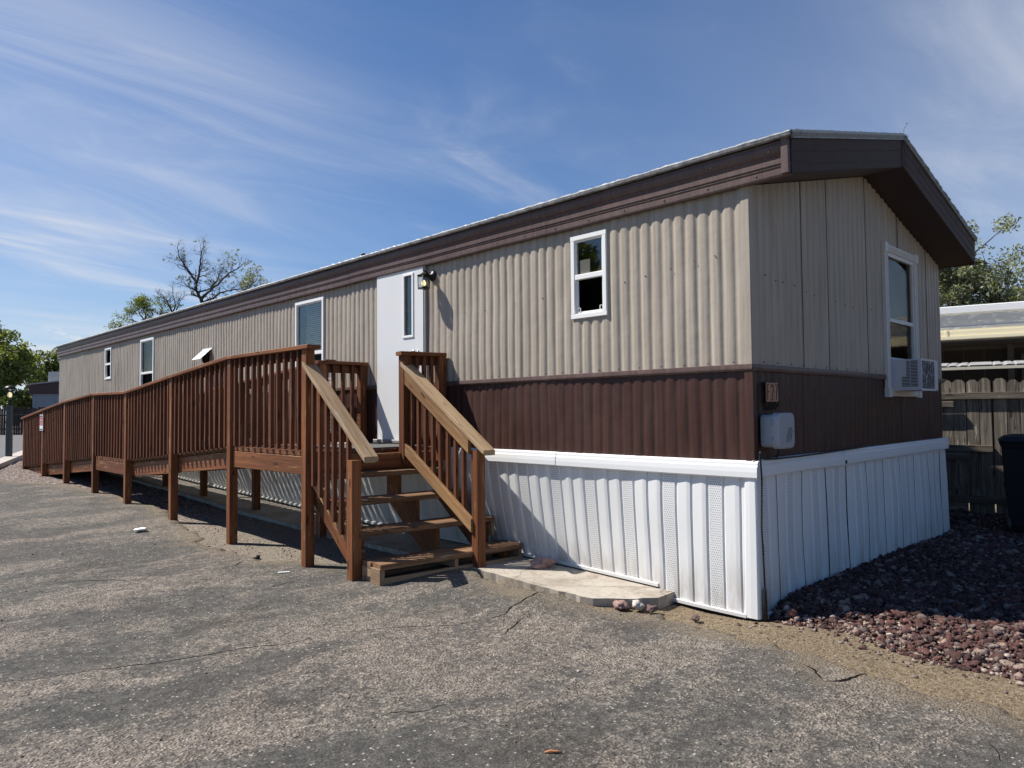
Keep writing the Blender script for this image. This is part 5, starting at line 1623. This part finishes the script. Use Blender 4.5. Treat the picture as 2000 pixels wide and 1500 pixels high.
fs = [(0, 3, 2, 1)] + [(k * 4 + i, k * 4 + (i + 1) % 4, (k + 1) * 4 + (i + 1) % 4, (k + 1) * 4 + i) for k in range(3) for i in range(4)] + [(12, 13, 14, 15)]
m.add(vs, fs); m.tube([bp_(-.2, -.36, 1.0), bp_(.2, -.36, 1.0)], .014, 8); m.beam(bp_(0, .315, .97), bp_(0, .345, .97), .12, .05)
m.build('lid', bin_m, bn)
for a in (-.26, .24):
    m = MB(); m.lathe(bp_(a, .17, .10), [(.02, -.025), (.10, -.025), (.115, -.012), (.115, .012), (.10, .025), (.02, .025)], 18, axis=tuple(FW)); m.build('wheel', dark_rubber, bn)

# lamp post by the street
LP = ray_at(17, 902, 18.4); LP.z = 0.28
lp = empty('lamp_post', LP, 'dark square lamp post with small lit lantern beside the street', 'lamp post')
m = MB(); m.beam(LP + Vector((0, 0, -.05)), LP + Vector((0, 0, 1.42)), .115, .115, up=(0.7, -.7, 0), ch=.008); m.build('post', simple('dark_green_post_paint', (.045, .052, .055), .5), lp)
m = MB(); m.lathe(LP + Vector((0, 0, 1.42)), [(.05, 0), (.035, .03), (.045, .06), (.03, .09), (.05, .12)], 10); m.lathe(LP + Vector((0, 0, 1.83)), [(.15, 0), (.155, .01), (.11, .055), (.05, .085), (.01, .10)], 10)
for k in range(6):
    an = k * math.pi / 3; m.tube([LP + Vector((.075 * math.cos(an), .075 * math.sin(an), 1.53)), LP + Vector((.115 * math.cos(an), .115 * math.sin(an), 1.83))], .007, 4)
m.build('lantern', black_metal, lp)
m = MB(); m.lathe(LP + Vector((0, 0, 1.62)), [(.035, 0), (.050, .05), (.045, .10), (.018, .13)], 12); m.build('globe', emis('lantern_globe', (1.0, .86, .45), .55), lp)

# dark fence across the street
a = ray_at(-60, 843, 43); b_ = ray_at(125, 843, 41.5); a.z = b_.z = .28
d_ = (b_ - a); L_ = d_.length; d_.normalize(); nrm = Vector((d_.y, -d_.x, 0))
ff = empty('board_fence', (a + b_) / 2, 'long dark board fence across the street on the far left', 'fence')
m = MB()
s = -6
while s < L_ + 22:
    if random.random() > .04:
        h_ = 1.62 + random.uniform(-.06, .06); p = a + d_ * s
        m.beam(p + Vector((0, 0, .05)), p + Vector((0, 0, h_)), .135, .02, up=tuple(nrm), ch=0)
    s += .165 + random.uniform(0, .02)
m.build('boards', wood_far, ff)
m = MB(); m.beam(a - d_ * 6 + Vector((0, 0, 1.2)), a + d_ * (L_ + 22) + Vector((0, 0, 1.2)), .04, .09); m.beam(a - d_ * 6 + Vector((0, 0, .4)), a + d_ * (L_ + 22) + Vector((0, 0, .4)), .04, .09)
m.build('rail', wood_far, ff)

# grey home across the street
G0 = ray_at(58, 800, 47); G0.z = .3
rt = Vector((0.72, -0.69, 0)).normalized(); bk = Vector((.69, .72, 0)).normalized()
gh = empty('grey_home', G0 + rt * 3, 'far grey mobile home with dark brown eave band across the street', 'mobile home')
def gbox(m, a0, a1, b0, b1, z0, z1, z2=None, z3=None):
    P = [G0 + rt * a_ + bk * b2 + Vector((0, 0, z)) for z in (0, 1) for (a_, b2) in ((a0, b0), (a1, b0), (a1, b1), (a0, b1))]
    zz = [z0, z0, z0, z0, z1, z1 if z2 is None else z2, z1 if z2 is None else z2, z1]
    P = [Vector((p.x, p.y, G0.z + z)) for p, z in zip(P, zz)]
    m.add(P, [(0, 3, 2, 1), (4, 5, 6, 7), (0, 1, 5, 4), (1, 2, 6, 5), (2, 3, 7, 6), (3, 0, 4, 7)])
m = MB(); gbox(m, .1, 9, .1, 14, 0, 2.62, 2.62); 
for q in np.arange(.3, 9, .6): gbox(m, q, q + .02, .085, .11, 0, 2.6)
m.build('wall', simple('blue_grey_siding', (0.23, 0.255, 0.29), .6, var=.06), gh)
m = MB(); gbox(m, -.05, 9, 0, 14, 2.55, 3.12, 4.0); m.build('eave_band', simple('maroon_eave', (0.05, 0.018, 0.02), .5), gh)
m = MB()
P = [G0 + rt * a_ + bk * b2 + Vector((0, 0, z)) for a_, b2, z in ((-.15, -.1, 3.14), (9, -.1, 4.02), (9, 14, 4.02), (-.15, 14, 3.14), (-.15, -.1, 3.22), (9, -.1, 4.10), (9, 14, 4.10), (-.15, 14, 3.22))]
m.add(P, [(0, 3, 2, 1), (4, 5, 6, 7), (0, 1, 5, 4), (1, 2, 6, 5), (2, 3, 7, 6), (3, 0, 4, 7)]); m.build('roof', simple('pale_roof_sheet', (.35, .34, .32), .6), gh)
c0 = G0 + rt * 1.35 + bk * 1.0
cool = MB()
P = [c0 + rt * a_ + bk * b2 + Vector((0, 0, z)) for z in (3.2, 4.02) for a_, b2 in ((-.5, -.5), (.5, -.5), (.5, .5), (-.5, .5))]
cool.add(P, [(0, 3, 2, 1), (4, 5, 6, 7), (0, 1, 5, 4), (1, 2, 6, 5), (2, 3, 7, 6), (3, 0, 4, 7)])
for q in np.arange(3.34, 3.9, .07): cool.beam(c0 - bk * .51 - rt * .4 + Vector((0, 0, q)), c0 - bk * .51 + rt * .4 + Vector((0, 0, q)), .02, .03)
o = cool.build('swamp_cooler', simple('pale_cooler_metal', (.52, .52, .50), .5), None, (c0.x, c0.y, 3.5))
tag(o, 'boxy pale cooler unit on the roof of the grey home', 'cooler')

# ------------------------------------------------------------ trees
def leaf_cloud(centers, radii, n, size, squash=0.8):
    """leaf-sized bent quads scattered round cluster centres"""
    k = rng.integers(0, len(centers), n)
    C_ = np.array(centers)[k]; r_ = np.array(radii)[k]
    d = rng.normal(size=(n, 3)); d /= np.linalg.norm(d, axis=1)[:, None]
    rad = r_ * rng.random(n) ** 0.45
    P = C_ + d * rad[:, None] * np.array([1, 1, squash])
    a = rng.normal(size=(n, 3)); a /= np.linalg.norm(a, axis=1)[:, None]
    b = np.cross(a, rng.normal(size=(n, 3))); b /= np.linalg.norm(b, axis=1)[:, None]
    s = size * rng.uniform(.55, 1.25, n)[:, None]
    V = np.stack([P - a * s, P + b * s * .45, P + a * s, P - b * s * .45], 1).reshape(-1, 3)
    F = np.arange(4 * n).reshape(n, 4)
    g = np.repeat(np.stack([rng.random(n), np.zeros(n), np.zeros(n)], 1), 4, 0)
    return V, F, g

def limb(m, p0, p1, r0, r1, bend=.12, n=5, sides=6):
    p0 = Vector(p0); p1 = Vector(p1); L = (p1 - p0).length
    pts = []; rs = []
    off = Vector((random.uniform(-1, 1), random.uniform(-1, 1), random.uniform(-.4, .9))) * L * bend
    for i in range(n + 1):
        t = i / n
        pts.append(p0.lerp(p1, t) + off * math.sin(math.pi * t)); rs.append(r0 + (r1 - r0) * t)
    m.tube(pts, rs, sides, cap=False)
    return pts

def tree(name, base, h, rad, zc, rz, nleaf, lsize, lmat, label, ncl=60, trunk_r=.16, gapr=.34, wild=0.0, top=0, group=None):
    base = Vector(base)
    t = empty(name, base, label, 'tree', group)
    m = MB()
    fork = base + Vector((0, 0, zc - rz * .75))
    limb(m, base - Vector((0, 0, .1)), fork, trunk_r, trunk_r * .72, .04, 5, 9)
    cs = []; rs = []
    for i in range(ncl):
        d = Vector(rng.normal(size=3)).normalized()
        q = random.random() ** .42
        lump = 1 + .16 * math.sin(3 * math.atan2(d.y, d.x) + base.x) + .10 * math.sin(5 * d.z + base.y)
        c_ = base + Vector((0, 0, zc)) + Vector((d.x * rad[0], d.y * rad[1], d.z * rz)) * q * lump * random.uniform(.85, 1.0 + wild)
        cs.append(c_); rs.append(gapr * random.uniform(.55, 1.25))
    mains = []
    for i in range(7):
        c_ = cs[i * ncl // 7]
        tip = fork.lerp(c_, .72); mains.append(limb(m, fork, tip, trunk_r * .55, trunk_r * .2, .12, 6, 6))
    for c_ in cs:
        best = min((p for mm in mains for p in mm[2:]), key=lambda p: (p - c_).length)
        limb(m, best, c_, trunk_r * .16, trunk_r * .03, .12, 4, 4)
    m.build('trunk', bark_m, t)
    V, F, g = leaf_cloud([tuple(c_) for c_ in cs], rs, nleaf, lsize)
    np_mesh('crown', V, F, lmat, g=g, parent=t)
    return t

# right: grey-green tree over the neighbouring roof, fresh yellow-green one beside it
p = ray_at(1862, 600, 20); tree('tree', (p.x, p.y, 0), 6.8, (1.75, 1.75), 4.7, 1.95, 30000, .050, leaf_olive, 'loose grey green tree rising behind the neighbouring white roof', ncl=130, gapr=.36, wild=.06)
p = ray_at(2005, 600, 23); tree('tree', (p.x, p.y, 0), 5, (1.5, 1.3), 4.15, 1.25, 9000, .07, leaf_yellow, 'fresh yellow green tree at the right edge behind the neighbouring roof', ncl=70, gapr=.40)
p = ray_at(1945, 600, 19); tree('tree', (p.x, p.y, 0), 5, (1.0, 1.2), 4.2, 1.35, 3800, .055, leaf_olive, 'thin sprawling sapling between the grey green and the yellow green tree', ncl=90, gapr=.34, wild=.0)
# left, across the street
p = ray_at(-5, 700, 56); tree('tree', (p.x, p.y, .3), 8, (3.3, 3.3), 4.9, 2.6, 17000, .17, leaf_green, 'big full green tree at the left edge behind the dark fence', ncl=90, gapr=.95, trunk_r=.25)
p = ray_at(92, 700, 62); tree('tree', (p.x, p.y, .3), 8, (2.1, 2.1), 4.6, 2.3, 7500, .15, leaf_green, 'smaller airy green tree behind the grey home and its cooler', ncl=60, gapr=.70, trunk_r=.2, wild=.2)
p = ray_at(48, 780, 54); tree('tree', (p.x, p.y, .3), 3, (2.6, 1.6), 2.1, 1.2, 8000, .14, leaf_green, 'low bushy growth between the big green tree and the grey home', ncl=40, gapr=.7, trunk_r=.12)
p = ray_at(-60, 700, 60); tree('tree', (p.x, p.y, .3), 8, (3.3, 3.3), 5.6, 2.9, 9000, .18, leaf_green, 'tall green tree outside the left edge beyond the dark fence', ncl=70, gapr=.95, trunk_r=.25)

# bare, gnarled trees behind the home
def bare_tree(name, base, limbs, label, leafspec, depth, seed, twig=3, lmat=leaf_olive, root=None, r0=.075):
    random.seed(seed)
    base = Vector(base)
    t = empty(name, base, label, 'tree')
    m = MB(); tips = []
    def grow(p, d, L, r, lv):
        n = 4; pts = [p]; q = p.copy(); dd = d.copy()
        for i in range(n):
            dd = (dd + Vector((random.gauss(0, .20), random.gauss(0, .20), random.gauss(.04, .20)))).normalized()
            q = q + dd * (L / n); pts.append(q.copy())
        rs = [r * (1 - .45 * i / n) for i in range(n + 1)]
        m.tube(pts, rs, 5 if r > .012 else 3, cap=False, smooth=r > .012)
        if lv == 0: tips.append(pts[-1]); return
        for k in range(random.choice([3, 3, 4])):
            i = random.choice([2, 3, 4])
            side = Vector((random.gauss(0, 1), random.gauss(0, 1), random.gauss(.2, .8))).normalized()
            grow(pts[i], (dd * .75 + side * .85).normalized(), L * random.uniform(.60, .82), rs[i] * .70, lv - 1)
    for path, rr, lv, Ls in limbs:
        lv += 1; Ls *= .82
        pts = [ray_at(u, v, depth) + Vector((0, 0, 0)) + bk * dz for u, v, dz in path]
        fine = []
        for i in range(len(pts) - 1):
            for k in range(4):
                fine.append(pts[i].lerp(pts[i + 1], k / 4) + Vector((random.gauss(0, .012), random.gauss(0, .012), random.gauss(0, .012))))
        fine.append(pts[-1])
        rs = [rr * (1 - .62 * i / (len(fine) - 1)) for i in range(len(fine))]
        m.tube(fine, rs, 7, cap=False)
        for i in range(3, len(fine), 1):
            d = (fine[i] - fine[i - 1]).normalized()
            side = Vector((random.gauss(0, 1), random.gauss(0, 1), random.gauss(.45, .7))).normalized()
            grow(fine[i], (d * .5 + side).normalized(), Ls * random.uniform(.7, 1.15), rs[i] * .55, lv)
        grow(fine[-1], (fine[-1] - fine[-2]).normalized(), Ls, rs[-1] * .9, lv)
    if root is not None:
        top = ray_at(*root, depth); m.tube([base, base.lerp(top, .5) + Vector((.15, 0, 0)), top], [r0 * 1.8, r0 * 1.3, r0], 9, cap=False)
    m.build('trunk', bark_m, t)
    cs = []; rr_ = []
    for (cond, frac, rad_) in leafspec:
        for p_ in tips:
            if cond(p_) and random.random() < frac: cs.append(tuple(p_)); rr_.append(rad_)
    if cs:
        V, F, g = leaf_cloud(cs, rr_, len(cs) * 9, .042)
        np_mesh('crown', V, F, lmat, g=g, parent=t)
    random.seed(seed + 100)
    return t
D1 = 28.0
iu = lambda p: 1000 + 1416 * (Matrix(CR).transposed() @ (p - CAM)).x / -(Matrix(CR).transposed() @ (p - CAM)).z
iv = lambda p: 750 - 1416 * (Matrix(CR).transposed() @ (p - CAM)).y / -(Matrix(CR).transposed() @ (p - CAM)).z
b0 = ray_at(410, 640, D1)
bare_tree('bare_tree', (b0.x, b0.y, 0), [
    ([(400, 600, 0), (392, 583, 0), (383, 567, 0), (384, 553, 0)], .085, 1, .35),
    ([(384, 553, 0), (368, 533, .2), (352, 512, .3), (342, 496, .3)], .050, 2, .45),
    ([(384, 553, 0), (395, 540, -.3), (399, 520, -.4), (404, 500, -.5)], .050, 2, .42),
    ([(383, 567, 0), (362, 558, .3), (348, 548, .5)], .036, 2, .35),
    ([(392, 583, 0), (406, 566, .2), (424, 548, .3), (440, 530, .4), (458, 520, .4)], .050, 2, .42),
    ([(397, 590, 0), (420, 584, -.2), (440, 575, -.4), (462, 568, -.3), (478, 566, 0)], .042, 2, .40),
    ([(388, 570, 0), (400, 560, .5), (412, 535, .7), (420, 515, .8)], .034, 2, .40),
], 'gnarled nearly leafless tree rising above the middle of the roof', [(lambda p: True, .025, .05), (lambda p: iu(p) > 440, .07, .08)], D1, 11, root=(400, 600), r0=.10)
b0 = ray_at(505, 640, 31)
bare_tree('bare_tree', (b0.x, b0.y, 0), [
    ([(470, 585, 0), (482, 570, 0), (492, 556, 0), (502, 543, 0)], .035, 2, .36),
    ([(480, 580, 0), (496, 566, .2), (512, 556, .3)], .028, 1, .34),
    ([(465, 590, 0), (476, 572, .2), (480, 552, .3)], .028, 2, .30),
], 'small leafy topped tree just right of the gnarled bare tree above the roof', [(lambda p: True, .20, .12)], 31, 5, root=(470, 590), r0=.05)
b0 = ray_at(335, 660, 28.5)
bare_tree('bare_tree', (b0.x, b0.y, 0), [
    ([(338, 612, 0), (330, 598, 0), (322, 586, .2), (312, 578, .2)], .036, 1, .42),
    ([(338, 612, 0), (336, 592, .3), (331, 574, .3)], .034, 1, .40),
    ([(342, 612, 0), (347, 596, .1), (350, 580, .1)], .030, 1, .36),
], 'small bare branching tree between the leafy shrub tree and the gnarled tree', [(lambda p: iv(p) > 592, .14, .09)], 28.5, 23, root=(338, 612), r0=.06)
b0 = ray_at(285, 680, 29)
bare_tree('leafy_tree', (b0.x, b0.y, 0), [
    ([(285, 640, 0), (283, 622, 0), (286, 606, 0)], .04, 2, .42),
    ([(285, 640, 0), (262, 628, .3), (246, 622, .3)], .035, 2, .40),
    ([(290, 640, 0), (305, 620, .2), (312, 604, .2)], .035, 2, .38),
    ([(262, 645, 0), (240, 640, .1), (228, 638, .1)], .03, 1, .34),
    ([(285, 630, 0), (270, 612, .1), (266, 604, .1)], .03, 2, .34),
], 'leafy yellow green tree top showing low above the far part of the roof', [(lambda p: True, .34, .14)], 29, 41, lmat=leaf_yellow, root=(285, 640), r0=.07)
# tree out on the open side of the lot, mirrored in the window glass
tree('tree', (-21, 20.5, 0.3), 10, (3.6, 3.6), 6.4, 3.2, 7000, .22, leaf_green, 'large green tree across the lot seen mirrored in the small window', ncl=80, gapr=.9, trunk_r=.3)

# ------------------------------------------------------------ stones
def ico(sub):
    t = (1 + 5 ** .5) / 2
    v = [(-1, t, 0), (1, t, 0), (-1, -t, 0), (1, -t, 0), (0, -1, t), (0, 1, t), (0, -1, -t), (0, 1, -t), (t, 0, -1), (t, 0, 1), (-t, 0, -1), (-t, 0, 1)]
    f = [(0, 11, 5), (0, 5, 1), (0, 1, 7), (0, 7, 10), (0, 10, 11), (1, 5, 9), (5, 11, 4), (11, 10, 2), (10, 7, 6), (7, 1, 8), (3, 9, 4), (3, 4, 2), (3, 2, 6), (3, 6, 8), (3, 8, 9), (4, 9, 5), (2, 4, 11), (6, 2, 10), (8, 6, 7), (9, 8, 1)]
    v = [Vector(q).normalized() for q in v]
    for _ in range(sub):
        cache = {}; nf = []
        def mid(a, b):
            k = (min(a, b), max(a, b))
            if k not in cache: v.append(((v[a] + v[b]) / 2).normalized()); cache[k] = len(v) - 1
            return cache[k]
        for a, b, c in f:
            x, y, z = mid(a, b), mid(b, c), mid(c, a); nf += [(a, x, z), (b, y, x), (c, z, y), (x, y, z)]
        f = nf
    return np.array([tuple(q) for q in v]), np.array(f)
def rocks(P, S, sub, colr, rough=.22, flat_=.75):
    v0, f0 = ico(sub); n = len(P); nv = len(v0)
    T = []
    for k in range(12):
        o = rng.random(3) * 50
        q = np.array([1 + rough * 1.5 * mnoise.noise(Vector(tuple(p * 1.3 + o))) + rough * .8 * mnoise.noise(Vector(tuple(p * 3.1 + o))) for p in v0])
        T.append(v0 * q[:, None])
    T = np.array(T)[rng.integers(0, 12, n)]                          # n,nv,3
    T = T * (S[:, None, None] * rng.uniform(.7, 1.3, (n, 1, 3)) * np.array([1, 1, flat_]))
    a = rng.random(n) * 2 * math.pi; b = rng.normal(0, .5, n)
    ca, sa, cb, sb = np.cos(a), np.sin(a), np.cos(b), np.sin(b)
    Rm = np.zeros((n, 3, 3)); Rm[:, 0, 0] = ca; Rm[:, 0, 1] = -sa * cb; Rm[:, 0, 2] = sa * sb; Rm[:, 1, 0] = sa; Rm[:, 1, 1] = ca * cb; Rm[:, 1, 2] = -ca * sb; Rm[:, 2, 1] = sb; Rm[:, 2, 2] = cb
    V = np.einsum('nij,nkj->nki', Rm, T) + P[:, None, :]
    F = (f0[None] + (np.arange(n) * nv)[:, None, None]).reshape(-1, 3)
    g = np.repeat(np.stack([colr, np.zeros(n), np.zeros(n)], 1), nv, 0)
    return V.reshape(-1, 3), F, g
BED = [(0.07, -0.045), (0.08, -0.20), (0.02, -0.48), (-0.04, -0.80), (-0.08, -1.10), (-0.14, -1.50), (-0.26, -2.2), (-0.4, -6)]
n = 260000
x = rng.uniform(-.8, 6.6, n); y = rng.uniform(-3.2, 3.4, n)
dd = seg_dist(x, y, BED) + (anoise(x, y, 3.0) - .5) * .22
ok = (dd > -.02) | ((dd > -.16) & (rng.random(n) < .05))
ok &= ~((x < 4.26) & (y > -.02)) & ~((x > 4.26) & (y > 3.0))
fd = (x - FB.x) * FN.x + (y - FB.y) * FN.y
ok &= fd > -.2
dc = np.hypot(x + 4.6, y + 2.4)
ok &= (rng.random(n) < np.clip(1.25 - (dc - 4.5) / 7, .18, 1)) & (y > -2.43 + (x + 4.63) * .10 - .9)
x, y, dd, dc = x[ok], y[ok], dd[ok], dc[ok]
S = np.exp(rng.normal(math.log(.0096), .48, len(x))).clip(.004, .032) * np.where(dd < .05, .8, 1.0) * (1 + .45 * (dc > 8))
z = z_dirt(x, y) + .055 * sstep(0, .5, dd) * (.6 + .8 * anoise(x, y, 1.2)) + rng.random(len(x)) * .030 * sstep(-.02, .25, dd) + S * .25
cr_ = rng.random(len(x)); pale = (dd < .28) & (rng.random(len(x)) < .18); cr_ = np.where(pale, rng.uniform(.82, 1, len(x)), cr_ * .93)
P = np.stack([x, y, z], 1)
print('rocks', len(P))
nearm = dc < 7.2
V1, F1, g1 = rocks(P[nearm], S[nearm], 1, cr_[nearm], .62)
V2, F2, g2 = rocks(P[~nearm], S[~nearm], 0, cr_[~nearm], .3)
o = np_mesh('lava_gravel', np.vstack([V1, V2]), np.vstack([F1, F2 + len(V1)]), lava_m, g=np.vstack([g1, g2]), loc=(2, -1, 0))
tag(o, 'dark red and brown lava gravel bed along the end of the home', 'gravel', kind='stuff')
# fine soil showing between them
V, F = grid_mesh(np.arange(-.5, 6.4, .06), np.arange(-3.3, 3.3, .06), lambda X, Y: z_dirt(X, Y) + .058 * sstep(0, .5, seg_dist(X, Y, BED)) * (.6 + .8 * anoise(X, Y, 1.2)) - .012 - .2 * ((X < 4.3) & (Y > .04)))
o = np_mesh('gravel_bed_soil', V, F, simple('dark_gravel_soil', (.10, .065, .055), .95, var=.4, nscale=18, bump=.8), smooth=True)
tag(o, 'dark soil under the lava gravel', 'soil', kind='structure')
# pebbles over the lot and the dirt
n = 44000
x = rng.uniform(-6, 1.2, n); y = rng.uniform(-2.6, 9, n)
ad = asph_d(x, y)
dc = np.hypot(x + 4.6, y + 2.4)
pr_ = np.where(ad > .25, .16, np.where(ad > -.05, .55, .9)) * np.clip(1.3 - dc / 11, .05, 1) * (.35 + 1.3 * anoise(x, y, 1.4) ** 2)
ok = (rng.random(n) < pr_) & ~((x > -.02) & (y > 0)) & ~((x > -.58) & (y > .62)) & (seg_dist(x, y, BED) < .05)
x, y, ad = x[ok], y[ok], ad[ok]
z = np.maximum(z_asph(x, y), z_dirt(x, y))
S = np.exp(rng.normal(math.log(.0038), .38, len(x))).clip(.002, .013) * np.where(ad < 0, 1.35, 1.0)
print('pebbles', len(x))
V, F, g = rocks(np.stack([x, y, z + S * .2], 1), S, 0, rng.random(len(x)), .25)
o = np_mesh('pebbles', V, F, pebble_m, g=g, loc=(-2, 2, 0))
tag(o, 'small loose pebbles scattered over the asphalt and dirt', 'pebbles', kind='stuff')

def one_rock(name, p, s, label, cat, m_, sub=2, rough=.5, flat_=.62, sx=(1.25, .85), rot=0.0, group=None):
    v0, f0 = ico(sub); o = rng.random(3) * 40
    V = []
    for q in v0:
        k = 1 + rough * mnoise.noise(Vector(tuple(q * .9 + o))) * 1.3 + rough * .8 * mnoise.noise(Vector(tuple(q * 3.5 + o))) + rough * .12 * mnoise.noise(Vector(tuple(q * 9 + o)))
        w = q * k * s * np.array([sx[0], sx[1], flat_]); a = rot
        V.append((p[0] + w[0] * math.cos(a) - w[1] * math.sin(a), p[1] + w[0] * math.sin(a) + w[1] * math.cos(a), p[2] + w[2]))
    ob = np_mesh(name, V, f0, m_, g=np.full((len(V), 3), .3), loc=p)
    return tag(ob, label, cat, group)
rock_pink = simple('pinkish_rock', (.30, .19, .165), .9, var=.4, nscale=25, bump=.7)
rock_pale = simple('pale_broken_rock', (.50, .46, .42), .9, var=.3, nscale=25, bump=.7)
rock_dark = simple('dark_broken_rock', (.12, .075, .07), .9, var=.4, nscale=25, bump=.7)
one_rock('rock', (-0.09, 1.93, .105), .078, 'pinkish brown rock lying on the concrete against the skirting by the steps', 'rock', rock_pink, rot=R(-40))
one_rock('rock', (-0.385, .70, .03), .045, 'pale white rock tucked under the broken corner of the concrete', 'rock', rock_pale, rot=.6)
one_rock('rock', (-0.46, .80, .025), .050, 'greyish pink rubble lump left of the pale rock under the concrete', 'rock', rock_pink, rot=1.1)
one_rock('rock', (-0.36, .60, .02), .040, 'dark reddish rock right of the pale rock below the concrete corner', 'rock', rock_dark, rot=.2)
one_rock('rock', (-0.275, .30, .0), .030, 'small squarish grey stone in the sandy dirt beyond the concrete corner', 'rock', rock_dark, rot=.9)
one_rock('rock', (0.10, -.20, .055), .030, 'orange red stone at the near tip of the lava gravel', 'rock', simple('orange_rock', (.26, .10, .065), .9, var=.2, nscale=20, bump=.5), rot=.4)
# litter
m = MB(); V_ = []
p = Vector((-1.93, 6.45, ground_z(-1.93, 6.45) + .012))
m.lathe(p, [(.005, 0), (.055, .004), (.075, .018), (.05, .026), (.01, .03)], 14)
for i, q in enumerate(m.v): m.v[i] = (q[0] + .02 * vnoise(q[0], q[1], 30), q[1] + .03 * vnoise(q[1], q[0], 25), q[2] + .012 * vnoise(q[0], q[1], 40, 3))
tag(m.build('crushed_cup', paper_m, None, p), 'crushed white litter lying on the asphalt out in front of the ramp', 'litter')
p = Vector((-1.66, 3.52, ground_z(-1.66, 3.52) + .006))
m = MB(); m.beam(p - Vector((.04, -.03, 0)), p + Vector((.04, -.03, .004)), .02, .008); tag(m.build('paper_scrap', paper_m, None, p), 'small white paper scrap on the dirt left of the steps', 'litter')
p = Vector((-1.53, 4.33, ground_z(-1.53, 4.33) + .012))
one_rock('clod', tuple(p), .03, 'small black clod on the dirt between the porch posts', 'debris', dark_rubber, rot=.5)
p = Vector((-2.46, -0.40, ground_z(-2.46, -.40) + .005))
m = MB(); m.tube([p + Vector((-.024, .022, 0)), p + Vector((-.008, .008, .004)), p + Vector((.010, -.008, .002)), p + Vector((.028, -.026, .0))], [.0035, .0055, .0055, .003], 7)
tag(m.build('orange_twig', simple('orange_husk', (.42, .16, .07), .7, var=.2), None, p), 'short orange brown twig on the asphalt at the bottom edge', 'twig')

# dry grass at the foot of the ramp
gp0 = on_ground(66, 917, .27)
n = 420
a = rng.random(n) * 2 * math.pi; r_ = np.abs(rng.normal(0, 1, n))
bx_ = gp0.x + rng.normal(0, .10, n) + .05; by_ = gp0.y + rng.normal(0, .55, n)
bz_ = z_dirt(bx_, by_)
h_ = rng.uniform(.03, .12, n); lean_ = rng.normal(0, .05, (n, 2))
B0 = np.stack([bx_ - .004, by_, bz_], 1); B1 = np.stack([bx_ + .004, by_ + .003, bz_], 1); B2 = np.stack([bx_ + lean_[:, 0], by_ + lean_[:, 1], bz_ + h_], 1)
V = np.stack([B0, B1, B2], 1).reshape(-1, 3); F = np.arange(3 * n).reshape(n, 3)
o = np_mesh('dry_grass', V, F, simple('dry_grass_blades', (.36, .27, .13), .9), loc=tuple(gp0))
tag(o, 'dry yellow grass tufts at the low end of the ramp', 'grass', kind='stuff')
